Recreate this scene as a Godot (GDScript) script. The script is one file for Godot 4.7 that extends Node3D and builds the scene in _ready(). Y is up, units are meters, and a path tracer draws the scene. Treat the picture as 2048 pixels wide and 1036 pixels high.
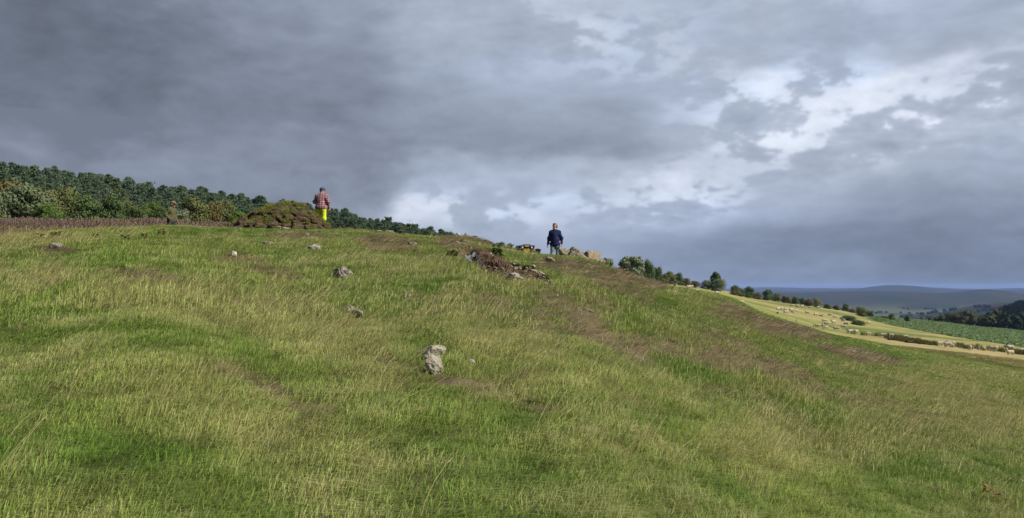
extends Node3D
# A grassy mound with an excavation, three men, turf heap, sheep pasture and far hills under broken cloud.

const FPX := 1774.0          # focal length in photo pixels (photo 2048 x 1036)
const HORIZON := 572.0       # photo row of the horizon
const EYE := 1.65

var PITCH := atan((HORIZON - 518.0) / FPX)
var rng := RandomNumberGenerator.new()
var n_fine := FastNoiseLite.new()
var n_mid := FastNoiseLite.new()
var n_big := FastNoiseLite.new()
var M := {}
var counts := {}

# terrain grid
var azs := PackedFloat32Array()
var rads := PackedFloat32Array()
var gh := PackedFloat32Array()
var gm := PackedFloat32Array()    # masks, 4 a vertex: brown, straw, lush, soil
var NA := 0
var NR := 0
var AZ_FINE0 := 0
var AZ_FINE1 := 0

# near crest: photo column, distance of crest, photo row of crest, fall beyond it
var CREST := [
	[-900, 34, 503, .004], [-300, 33, 483, .004], [0, 32, 471, .005], [130, 31, 462, .006], [250, 30, 457, .006], [330, 30, 454, .007], [420, 32, 456, .006],
	[500, 35, 459, .005], [640, 35, 460, .005], [720, 34, 462, .005], [800, 33, 469, .006], [880, 31, 474, .006], [915, 30.5, 474, .006], [960, 30, 489, .006], [1000, 30, 500, .006],
	[1050, 29, 507, .007], [1110, 29, 513, .008], [1160, 30, 518, .008], [1200, 31, 529, .007], [1250, 32, 553, .006], [1300, 34, 568, .005], [1350, 37, 576, .004],
	[1400, 40, 584, .004], [1460, 44, 598, .003], [1520, 48, 628, .003], [1600, 56, 653, .001], [1650, 62, 668, .0], [1720, 75, 681, .0], [1800, 85, 698, .0],
	[1900, 85, 716, .0], [2048, 85, 746, .0], [2400, 85, 801, .0], [3200, 85, 851, .0]]
var FAR_R := [40.0, 52.0, 70.0, 90.0, 125.0, 170.0, 250.0, 350.0, 450.0, 600.0, 750.0, 1000.0, 1500.0, 2500.0]
var FAR := [   # photo column, then heights above the eye at FAR_R
	[-1500, .5, 1, 2, 4, 7, 11, 18, 22, 22, 16, 8, 0, -40, -80],
	[-400, .8, 1.5, 3.2, 5, 7.5, 11, 19, 23, 23, 18, 10, 0, -40, -80],
	[0, 1.0, 2.4, 3.9, 5.4, 7.3, 12.4, 22.8, 25, 22, 15, 8, 0, -40, -80],
	[330, 1.2, 2.6, 4.4, 5.6, 6.8, 10.0, 19.6, 21, 18, 12, 4, -10, -50, -90],
	[500, 1.3, 2.7, 4.2, 5.3, 6.4, 9.0, 17.2, 18, 15, 10, 2, -14, -50, -90],
	[640, 1.3, 2.6, 4.0, 4.9, 5.8, 7.6, 14.6, 14.8, 12, 6, 0, -18, -55, -95],
	[850, 1.0, 2.0, 3.3, 4.0, 4.6, 5.4, 9.4, 10.5, 8, 2, -6, -24, -60, -100],
	[930, .8, 1.6, 2.6, 3.2, 3.6, 4.0, 6.0, 6.5, 4, -2, -10, -28, -65, -105],
	[1000, .5, 1.0, 1.8, 2.2, 2.4, 2.6, 3.6, 3.6, 1.5, -5, -14, -32, -70, -110],
	[1100, .2, .3, .6, .9, .9, .8, .8, 0, -2, -9, -19, -38, -78, -115],
	[1200, -.2, -.3, -.2, 0, -.1, -.2, -.3, -1, -3, -11, -22, -42, -84, -120],
	[1300, -1.0, -1.6, -2.0, -2.2, -2.0, -1.2, .3, 1.2, 0.4, -7, -20, -45, -90, -125],
	[1400, -1.6, -2.2, -2.8, -3.2, -3.0, -2.2, -1.3, -.9, -.5, -8, -22, -48, -92, -128],
	[1520, -2.4, -3.2, -4.0, -4.8, -5.4, -5.3, -6.0, -6.3, -5.8, -13, -26, -52, -95, -130],
	[1650, -2.6, -3.2, -4.2, -5.4, -7.6, -9.0, -10.6, -10.6, -10.2, -18, -32, -56, -98, -130],
	[1800, -3.0, -3.8, -5.0, -6.2, -7.9, -9.9, -12.7, -15.0, -17.0, -20.0, -34, -60, -100, -130],
	[2048, -3.4, -4.6, -6.4, -7.5, -9.3, -11.6, -14.8, -18.5, -21.8, -26.7, -37, -62, -100, -130],
	[2600, -4.4, -6, -8, -9.5, -12, -15, -19, -24, -29, -36, -48, -72, -105, -130],
	[3600, -5, -7, -9, -11, -13, -16, -21, -27, -33, -46, -58, -80, -110, -130]]


# ---------------------------------------------------------------- projection helpers
func ray(u: float, v: float) -> Vector3:
	var y := 518.0 - v
	return Vector3(u - 1024.0, y * cos(PITCH) + FPX * sin(PITCH), y * sin(PITCH) - FPX * cos(PITCH))

func slope_of(u: float, v: float) -> float:
	var d := ray(u, v)
	return d.y / sqrt(d.x * d.x + d.z * d.z)

func az_of(u: float) -> float:
	var d := ray(u, HORIZON)
	return atan2(d.x, -d.z)

func u_of(az: float) -> float:
	az = clampf(az, -1.25, 1.25)
	return 1024.0 + tan(az) * FPX / cos(PITCH)

func pix(p: Vector3) -> Vector2:   # photo pixel of a point
	var y := p.y - EYE
	var yc := y * cos(PITCH) + p.z * sin(PITCH)
	var zc := -y * sin(PITCH) + p.z * cos(PITCH)
	if zc > -0.05:
		return Vector2(-9999, 9999)
	return Vector2(1024.0 + FPX * p.x / -zc, 518.0 - FPX * yc / -zc)

func lookup(t: Array, u: float, k: int) -> float:
	var i := 0
	while i < t.size() - 2 and float(t[i + 1][0]) < u:
		i += 1
	var a: Array = t[i]
	var b: Array = t[i + 1]
	var w := clampf((u - float(a[0])) / (float(b[0]) - float(a[0])), 0.0, 1.0)
	var p: Array = t[maxi(i - 1, 0)]
	var q: Array = t[mini(i + 2, t.size() - 1)]
	var va := float(a[k])
	var vb := float(b[k])
	var span := float(b[0]) - float(a[0])
	var ma := (vb - float(p[k])) / maxf(float(b[0]) - float(p[0]), 1.0) * span
	var mb := (float(q[k]) - va) / maxf(float(q[0]) - float(a[0]), 1.0) * span
	var w2 := w * w
	var w3 := w2 * w
	return (2 * w3 - 3 * w2 + 1) * va + (w3 - 2 * w2 + w) * ma + (-2 * w3 + 3 * w2) * vb + (w3 - w2) * mb

func smax(a: float, b: float, k: float) -> float:
	var h := clampf(0.5 + 0.5 * (a - b) / k, 0.0, 1.0)
	return lerpf(b, a, h) + k * h * (1.0 - h)

# distant ridges: distance of the crest, half depth, [column, row] pairs of the crest
var RIDGES := [
	[1350.0, 420.0, [[1700, 700], [1900, 672], [1970, 648], [2010, 630], [2048, 618], [2200, 590], [2600, 560], [3400, 560]]],
	[3300.0, 900.0, [[1600, 660], [1800, 640], [1900, 622], [1960, 610], [2048, 603], [2300, 590], [3400, 580]]],
	[6500.0, 1900.0, [[900, 590], [1400, 592], [1588, 586], [1700, 584], [1800, 583], [1870, 586], [1925, 584], [1965, 580], [2000, 582], [2048, 587], [2300, 584], [3400, 580]]],
	[10500.0, 2600.0, [[900, 585], [1400, 583], [1600, 581], [1700, 579], [1750, 574], [1790, 571], [1840, 574], [1890, 579], [2048, 578], [2300, 575], [3400, 575]]],
	[14500.0, 2500.0, [[900, 578], [1400, 578], [1520, 575], [1600, 576], [1700, 575], [1850, 574], [1950, 577], [2048, 575], [2300, 573], [3400, 575]]]]

func build_grid() -> void:
	var a := -180.0
	while a < -48.0:
		azs.append(deg_to_rad(a)); a += 6.0
	AZ_FINE0 = azs.size()
	a = -48.0
	while a < 48.0:
		azs.append(deg_to_rad(a)); a += 0.2
	AZ_FINE1 = azs.size()
	a = 48.0
	while a <= 180.01:
		azs.append(deg_to_rad(a)); a += 6.0
	NA = azs.size()
	var r := 0.3
	while r < 3.0:
		rads.append(r); r *= 1.15
	r = 3.0
	while r < 140.0:
		rads.append(r); r *= 1.0125
	while r < 17500.0:
		rads.append(r); r *= 1.026
	NR = rads.size()
	gh.resize(NA * NR)
	gm.resize(NA * NR * 4)
	gm.fill(0.0)
	gclear.resize(NA * NR)
	for i in NA:
		var az := azs[i]
		var u := u_of(az)
		var behind := clampf((absf(az) - 0.9) / 1.2, 0.0, 1.0)
		var rc := lookup(CREST, u, 1)
		var sc := slope_of(u, lookup(CREST, u, 2))
		var ext := lookup(CREST, u, 3)
		var hc := sc * rc + EYE
		var B := EYE / (rc * rc)
		var A := (hc + EYE) / rc
		A *= 1.0 - behind * 0.7
		var fr := PackedFloat32Array()
		for k in FAR_R.size():
			fr.append(lookup(FAR, u, k + 1) + EYE)
		var rid := []
		for q in RIDGES:
			rid.append(slope_of(u, lookup(q[2], u, 1)) * float(q[0]) + EYE)
		var ki := 0
		var sa := sin(az)
		var ca := -cos(az)
		for j in NR:
			r = rads[j]
			var x := sa * r
			var z := ca * r
			var hn := A * r - B * r * r
			if r > rc:
				hn -= ext * (r - rc) * (r - rc)
			var h := hn
			if r > rc * 0.8:
				while ki < FAR_R.size() - 2 and FAR_R[ki + 1] < r:
					ki += 1
				var t := clampf((r - FAR_R[ki]) / (FAR_R[ki + 1] - FAR_R[ki]), 0.0, 1.0)
				var hf := lerpf(fr[ki], fr[ki + 1], t)
				h = smax(hn, hf, 0.25 + 0.004 * r)
				if r < rc:
					h = lerpf(hn, h, (r - rc * 0.8) / (rc * 0.2)) if hf > hn - 0.6 else hn
			if r > 700.0:
				for q in RIDGES.size():
					var rr: float = RIDGES[q][0]
					var ww: float = RIDGES[q][1]
					var s := 1.0 - absf(r - rr) / ww
					if s > 0.0:
						s = s * s * (3.0 - 2.0 * s)
						var top: float = rid[q] + n_big.get_noise_2d(az * 4000.0, rr) * rr * 0.0011
						h = maxf(h, lerpf(-130.0, top, s))
				h += n_mid.get_noise_2d(x * 0.004, z * 0.004) * minf(r * 0.002, 14.0)
			var bump := n_mid.get_noise_2d(x, z) * 0.07 + n_fine.get_noise_2d(x, z) * 0.035
			if r > 60.0:
				bump += n_mid.get_noise_2d(x * 0.12, z * 0.12) * minf((r - 60.0) * 0.006, 0.6)
			gh[i * NR + j] = h + bump * minf(1.0, r / 6.0)

func az_index(az: float) -> float:
	var lo := azs[AZ_FINE0]
	var hi := azs[AZ_FINE1 - 1]
	if az >= lo and az <= hi:
		return AZ_FINE0 + (az - lo) / deg_to_rad(0.2)
	if az < lo:
		return clampf((rad_to_deg(az) + 180.0) / 6.0, 0.0, AZ_FINE0 - 1.0)
	return clampf(AZ_FINE1 + (rad_to_deg(az) - 48.0) / 6.0, AZ_FINE1, NA - 1.001)

var R_I1 := 0
func r_index(r: float) -> float:
	if r <= 0.3:
		return 0.0
	if r < 3.0:
		return minf(log(r / 0.3) / log(1.15), float(R_I1) - 0.001)
	if r < 139.0:
		return R_I1 + log(r / 3.0) / log(1.0125)
	var j := rads.bsearch(r) - 1
	j = clampi(j, 0, NR - 2)
	return j + (r - rads[j]) / (rads[j + 1] - rads[j])

func hg(x: float, z: float) -> float:   # ground height
	var r := sqrt(x * x + z * z)
	var fi := az_index(atan2(x, -z))
	var fj := minf(r_index(r), NR - 1.001)
	var i := int(fi)
	var j := int(fj)
	var i2 := mini(i + 1, NA - 1)
	var wi := fi - i
	var wj := fj - j
	return lerpf(lerpf(gh[i * NR + j], gh[i * NR + j + 1], wj), lerpf(gh[i2 * NR + j], gh[i2 * NR + j + 1], wj), wi)

func at_az(u: float, r: float) -> Vector3:
	var az := az_of(u)
	var x := sin(az) * r
	var z := -cos(az) * r
	return Vector3(x, hg(x, z), z)

func hit(u: float, v: float, rmin := 3.0, rmax := 900.0) -> Vector3:   # where the sight line of a photo pixel meets the ground
	var d := ray(u, v)
	d /= sqrt(d.x * d.x + d.z * d.z)
	var r := rmin
	var best := rmin
	var gap := 1e9
	while r < rmax:
		var g := (EYE + d.y * r - hg(d.x * r, d.z * r)) / r
		if g <= 0.0:
			var lo := r / 1.006
			var hi := r
			for k in 12:
				var mid := (lo + hi) / 2
				if EYE + d.y * mid - hg(d.x * mid, d.z * mid) > 0.0:
					lo = mid
				else:
					hi = mid
			best = hi
			break
		if g < gap:
			gap = g
			best = r
		r *= 1.006
	return Vector3(d.x * best, hg(d.x * best, d.z * best), d.z * best)

func dist(p: Vector3) -> float:
	return sqrt(p.x * p.x + p.z * p.z)

func px_m(p: Vector3) -> float:   # metres a photo pixel at that point
	return p.distance_to(Vector3(0, EYE, 0)) / FPX

# ---------------------------------------------------------------- node helpers
func numbered(called: String) -> String:
	var n: int = counts.get(called, -1) + 1
	counts[called] = n
	return called if n == 0 else "%s_%03d" % [called, n]

func tag(o: Node, label := "", category := "", group := "", kind := "") -> void:
	if label: o.set_meta("label", label)
	if category: o.set_meta("category", category)
	if group: o.set_meta("group", group)
	if kind: o.set_meta("kind", kind)

func base(called: String, at: Vector3, turn := 0.0) -> Node3D:
	var o := Node3D.new()
	o.name = numbered(called)
	add_child(o)
	o.position = at
	o.rotation.y = turn
	return o

func part(called: String, mesh: Mesh, m: Material, parent: Node = null) -> MeshInstance3D:
	var o := MeshInstance3D.new()
	o.name = called if parent else numbered(called)
	o.mesh = mesh
	o.material_override = m
	if parent:
		parent.add_child(o, true)
	else:
		add_child(o)
	return o

func copy_of(o: Node3D) -> Node3D:
	var c: Node3D = o.duplicate()
	c.name = numbered(str(o.name).rstrip("0123456789").trim_suffix("_"))
	add_child(c)
	return c

func mat(c: Color, rough := 0.9, spec := 0.3) -> StandardMaterial3D:   # c linear
	var m := StandardMaterial3D.new()
	m.albedo_color = c.linear_to_srgb()
	m.roughness = rough
	m.metallic_specular = spec
	return m

func vmat(rough := 0.9, spec := 0.25, back := 0.0) -> StandardMaterial3D:
	var m := StandardMaterial3D.new()
	m.vertex_color_use_as_albedo = true
	m.roughness = rough
	m.metallic_specular = spec
	if back > 0.0:
		m.backlight_enabled = true
		m.backlight = Color(back, back, back * 0.6).linear_to_srgb()
	return m

func noise_tex(freq: float, stops: Array, size := 512, seed_ := 1, octaves := 5, kind := FastNoiseLite.TYPE_SIMPLEX_SMOOTH) -> NoiseTexture2D:
	var n := FastNoiseLite.new()
	n.noise_type = kind
	n.frequency = freq
	n.seed = seed_
	n.fractal_octaves = octaves
	var t := NoiseTexture2D.new()
	t.width = size
	t.height = size
	t.seamless = true
	t.noise = n
	if stops:
		var g := Gradient.new()
		g.offsets = PackedFloat32Array(stops.map(func(s): return s[0]))
		g.colors = PackedColorArray(stops.map(func(s): return (s[1] as Color).linear_to_srgb()))
		t.color_ramp = g
	return t

func textured(stops: Array, freq: float, scale: float, rough := 0.95, relief := 0.0, seed_ := 1) -> StandardMaterial3D:
	var m := StandardMaterial3D.new()
	m.albedo_texture = noise_tex(freq, stops, 512, seed_)
	m.uv1_triplanar = true
	m.uv1_scale = Vector3.ONE * scale
	m.roughness = rough
	m.metallic_specular = 0.25
	if relief > 0.0:
		m.heightmap_enabled = true
		m.heightmap_texture = noise_tex(freq * 1.7, [], 512, seed_ + 7)
		m.heightmap_scale = relief
	return m

# ---------------------------------------------------------------- sky
var SKY_U := [0, 170, 340, 510, 680, 850, 1024, 1195, 1365, 1535, 1706, 1877, 2048]
var SKY_V := [0, 70, 140, 210, 280, 350, 420, 490, 560]
var SKY := [
	[122, 113, 120, 149, 159, 180, 188, 184, 182, 185, 189, 187, 179],
	[117, 112, 119, 143, 153, 173, 188, 196, 188, 177, 183, 175, 187],
	[117, 115, 120, 140, 140, 164, 181, 189, 189, 177, 185, 171, 187],
	[122, 118, 120, 134, 137, 155, 162, 166, 190, 206, 206, 196, 206],
	[130, 124, 120, 133, 142, 145, 150, 157, 179, 220, 208, 220, 224],
	[138, 144, 144, 136, 139, 166, 180, 178, 192, 192, 190, 172, 178],
	[136, 136, 136, 138, 150, 202, 198, 194, 204, 178, 158, 150, 158],
	[138, 138, 138, 140, 150, 174, 176, 166, 152, 140, 136, 134, 142],
	[138, 138, 138, 140, 152, 160, 158, 152, 150, 146, 140, 132, 130]]
var s_warp := FastNoiseLite.new()
var s_puff := FastNoiseLite.new()
var s_wisp := FastNoiseLite.new()

func fold(x: float, m: float) -> float:
	x = fposmod(x, 2.0 * m)
	return x if x <= m else 2.0 * m - x

func sky_at(az: float, el: float) -> Color:
	# cloud sheet coordinates in photo-pixel-like degrees; beyond the frame the same cloud field goes on, folded
	var u := 1024.0 + az * FPX
	var v := HORIZON - tan(minf(el, 1.35)) * FPX
	var px := cos(az)
	var pz := sin(az)
	# seamless noise position: point on the cylinder, stretched sideways
	var qx := px * FPX
	var qz := pz * FPX
	var qy := v * 1.9
	if v < 0.0:
		qy = v * 0.9
	var w1 := s_warp.get_noise_3d(qx, qy, qz)
	var w2 := s_warp.get_noise_3d(qx + 900.0, qy + 400.0, qz)
	var p1 := s_puff.get_noise_3d(qx + w1 * 60.0, qy + w2 * 60.0, qz)
	var uu := fold(u + w1 * 95.0 + p1 * 75.0, 2048.0)
	var vv := fold(-v - w2 * 34.0 - p1 * 34.0, 560.0) if v < 0.0 else clampf(v + w2 * 34.0 + p1 * 34.0, 0.0, 559.0)
	var fu := uu / 2048.0 * 12.0
	var fv := vv / 560.0 * 8.0
	var i := clampi(int(fu), 0, 11)
	var j := clampi(int(fv), 0, 7)
	var a := smoothstep(0.0, 1.0, fu - i)
	var b := smoothstep(0.0, 1.0, fv - j)
	var L := lerpf(lerpf(SKY[j][i], SKY[j][i + 1], a), lerpf(SKY[j + 1][i], SKY[j + 1][i + 1], a), b)
	var bright := smoothstep(178.0, 206.0, L)
	var wisp := s_wisp.get_noise_3d(qx + w2 * 90.0, qy * 1.3 + w1 * 60.0, qz)
	L += p1 * lerpf(13.0, 32.0, bright) + wisp * lerpf(9.0, 20.0, bright)
	# ragged cloud edges against the bright gaps
	var edge := smoothstep(-0.05, 0.16, p1 + 0.5 * wisp)
	L += bright * (edge - 0.6) * 30.0
	L *= lerpf(1.0, 0.9, smoothstep(0.56, 0.9, absf(az)))
	L = clampf(L, 100.0, 236.0)
	var low := smoothstep(330.0, 560.0, v) * smoothstep(700.0, 1500.0, fold(u, 2048.0))
	var t := clampf((L - 100.0) / 130.0, 0.0, 1.0)
	var c := Color(0.925, 1.0, 1.13).lerp(Color(0.965, 1.0, 1.06), t * t)
	c = c.lerp(Color(0.90, 1.0, 1.19), low * 0.8)
	var blue := smoothstep(0.12, 0.4, s_warp.get_noise_3d(qx * 0.8 + 300.0, qy * 0.8 - 700.0, qz * 0.8)) * smoothstep(150.0, 175.0, L)
	c = c.lerp(Color(0.93, 1.0, 1.12), blue * 0.8)
	return Color(L / 255.0 * c.r, L / 255.0 * c.g, minf(L / 255.0 * c.b, 1.0)).srgb_to_linear()

func make_sky() -> ImageTexture:
	s_warp.seed = 11; s_warp.frequency = 0.0021; s_warp.fractal_octaves = 4
	s_puff.seed = 5; s_puff.frequency = 0.0042; s_puff.fractal_octaves = 6; s_puff.fractal_gain = 0.55
	s_wisp.seed = 23; s_wisp.frequency = 0.011; s_wisp.fractal_octaves = 5; s_wisp.fractal_gain = 0.6
	var lw := 768
	var low := Image.create_empty(lw, lw / 2, false, Image.FORMAT_RGBF)
	for y in lw / 2:
		var el := (0.5 - (y + 0.5) / (lw / 2.0)) * PI
		for x in lw:
			low.set_pixel(x, y, sky_at(wrapf((x + 0.5) / lw * TAU, -PI, PI), maxf(el, 0.0)))
	low.resize(4096, 2048, Image.INTERPOLATE_CUBIC)
	# the same clouds at full fineness from 45 degrees either side and up to 30 degrees high
	for y in range(1024 - 340, 1026):
		var el := (0.5 - (y + 0.5) / 2048.0) * PI
		for x in range(-512, 512):
			low.set_pixel(posmod(x, 4096), y, sky_at((x + 0.5) / 4096.0 * TAU, maxf(el, 0.0)))
	return ImageTexture.create_from_image(low)

func setup_view() -> void:
	var cam := Camera3D.new()
	cam.name = "camera"
	cam.fov = rad_to_deg(2.0 * atan(518.0 / FPX))
	cam.position = Vector3(0, EYE, 0)
	cam.rotation.x = PITCH
	cam.near = 0.05
	cam.far = 40000.0
	add_child(cam)
	cam.current = true
	var env := Environment.new()
	env.tonemap_mode = Environment.TONE_MAPPER_LINEAR
	env.tonemap_exposure = 1.7
	env.background_mode = Environment.BG_SKY
	var sky := Sky.new()
	var sm := PanoramaSkyMaterial.new()
	sm.panorama = make_sky()
	sky.sky_material = sm
	env.sky = sky
	env.background_energy_multiplier = 0.6
	env.fog_enabled = true
	env.fog_density = 0.000045
	env.fog_light_color = Color(0.60, 0.73, 1.0)
	env.sdfgi_enabled = true
	env.ssao_enabled = true
	env.ssil_enabled = true
	var we := WorldEnvironment.new()
	we.name = "environment"
	we.environment = env
	add_child(we)
	var sun := DirectionalLight3D.new()
	sun.name = "sun"
	sun.light_energy = 1.5
	sun.light_color = Color(1.0, 0.955, 0.88)
	sun.light_angular_distance = 0.6
	sun.shadow_enabled = true
	var az := deg_to_rad(112.0)
	var el := deg_to_rad(36.0)
	var to_sun := Vector3(sin(az) * cos(el), sin(el), -cos(az) * cos(el))
	sun.transform = Transform3D(Basis.looking_at(-to_sun), Vector3(0, 30, 0))
	add_child(sun)

# ---------------------------------------------------------------- ground cover masks
# [column, row, half width, half height, tilt degrees, strength]
var BROWN := [
	[300, 553, 85, 9, 9, 1.0], [112, 500, 38, 6, 3, .9], [480, 521, 60, 9, 4, .8], [540, 545, 70, 12, 12, .8], [470, 604, 18, 4, 5, .7], [770, 488, 60, 11, 4, 1.0], [590, 473, 50, 5, 0, .7],
	[990, 600, 60, 14, 5, .7], [1010, 625, 50, 10, 10, .5], [1110, 600, 60, 25, 30, 1.0], [1160, 645, 70, 35, 30, 1.0], [1240, 692, 80, 26, 18, 1.0], [1130, 535, 55, 10, 12, .9], [1190, 548, 50, 10, 20, .8],
	[1265, 562, 60, 9, 18, .6], [1040, 560, 70, 12, 10, .6], [1480, 640, 80, 15, 20, .6], [1440, 700, 80, 34, 15, .65], [1530, 735, 100, 17, 12, .65], [1720, 713, 80, 10, 13, .5], [1330, 690, 40, 18, 20, .6],
	[1570, 660, 80, 10, 15, .35], [550, 790, 70, 16, 25, .8], [500, 757, 50, 10, 10, .6], [450, 740, 60, 12, 10, .5], [940, 772, 110, 15, 16, 1.1], [1030, 805, 70, 9, 18, 1.0], [800, 735, 60, 10, 16, .9],
	[640, 815, 60, 8, 8, .6], [920, 490, 50, 12, 5, .6], [1660, 790, 120, 14, 8, .35], [1450, 790, 100, 14, 10, .3], [1370, 800, 60, 12, 12, .3], [860, 600, 50, 8, 0, .3], [1080, 640, 40, 30, 40, .7], [1190, 600, 60, 20, 25, .6], [1230, 575, 70, 16, 25, .5]]
var STRAW := [
	[380, 610, 190, 35, 10, .9], [640, 670, 150, 45, 14, 1.0], [80, 562, 60, 22, -10, 1.0], [220, 605, 80, 15, 0, .8], [560, 880, 140, 45, 10, .8], [1120, 790, 150, 45, 14, .6], [1500, 890, 120, 60, 10, .8], [1650, 905, 100, 40, 5, .6], [740, 760, 90, 30, 10, .7],
	[420, 850, 160, 40, 10, .5], [1960, 830, 110, 50, 10, .8], [1780, 850, 110, 45, 10, .6], [250, 760, 200, 45, 5, .5], [660, 930, 160, 50, 0, .6], [1000, 690, 120, 40, 10, .7], [900, 640, 100, 40, 0, .5], [60, 480, 90, 10, 0, .8], [1200, 900, 140, 50, 5, .4],
	[100, 980, 160, 40, 0, .4], [820, 980, 200, 40, 0, .3], [1400, 560, 60, 8, 10, .3], [1560, 770, 80, 20, 20, .5], [1850, 780, 90, 20, 10, .7], [1950, 750, 120, 14, 8, .8]]
var LUSH := [[110, 930, 170, 40, 0, .9], [300, 905, 90, 20, 0, .6], [1190, 820, 130, 20, 14, .8], [1050, 860, 90, 18, 10, .6], [930, 545, 80, 25, 12, .9], [160, 520, 160, 16, 0, .9], [1280, 620, 90, 25, 10, .7], [500, 465, 300, 9, 0, .7], [1100, 950, 150, 30, 0, .5], [1330, 750, 100, 25, 10, .5],
	[870, 555, 90, 25, 0, .8], [1700, 690, 150, 10, 14, .7], [1430, 980, 120, 30, 0, .5], [840, 900, 120, 20, 5, .4], [1130, 520, 80, 10, 10, .6], [1600, 830, 150, 16, 10, .6], [1850, 960, 180, 40, 0, .6], [630, 530, 120, 18, 5, .5]]
var SOIL_POLY := PackedVector2Array([Vector2(897, 480), Vector2(912, 476), Vector2(940, 486), Vector2(975, 496), Vector2(1003, 508), Vector2(1016, 521), Vector2(1050, 527), Vector2(1084, 538), Vector2(1104, 553), Vector2(1116, 572), Vector2(1092, 569), Vector2(1060, 563),
	Vector2(1024, 554), Vector2(990, 556), Vector2(967, 552), Vector2(951, 539), Vector2(938, 531), Vector2(921, 521), Vector2(898, 515), Vector2(890, 504), Vector2(935, 502), Vector2(945, 497), Vector2(925, 489)])
var CROP_POLY := PackedVector2Array([Vector2(1722, 629), Vector2(1800, 636), Vector2(1900, 647), Vector2(2048, 662), Vector2(2300, 690), Vector2(2300, 740), Vector2(2048, 694), Vector2(1900, 672), Vector2(1800, 654), Vector2(1745, 640)])

func blobs(list: Array, p: Vector2, wob: float) -> float:
	var s := 0.0
	for e in list:
		var dx: float = p.x - e[0]
		var dy: float = p.y - e[1]
		var big: float = maxf(e[2], e[3]) * 1.9
		if absf(dx) > big or absf(dy) > big:
			continue
		var a: float = deg_to_rad(e[4])
		var X: float = (dx * cos(a) + dy * sin(a)) / (e[2] * 1.08)
		var Y: float = (-dx * sin(a) + dy * cos(a)) / (e[3] * 1.22)
		var d := X * X + Y * Y + wob
		s = maxf(s, smoothstep(1.5, 0.3, d) * float(e[5]))
	return s

var ground_col := PackedColorArray()
var soil_sd_box := Rect2(885, 465, 245, 120)

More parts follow.
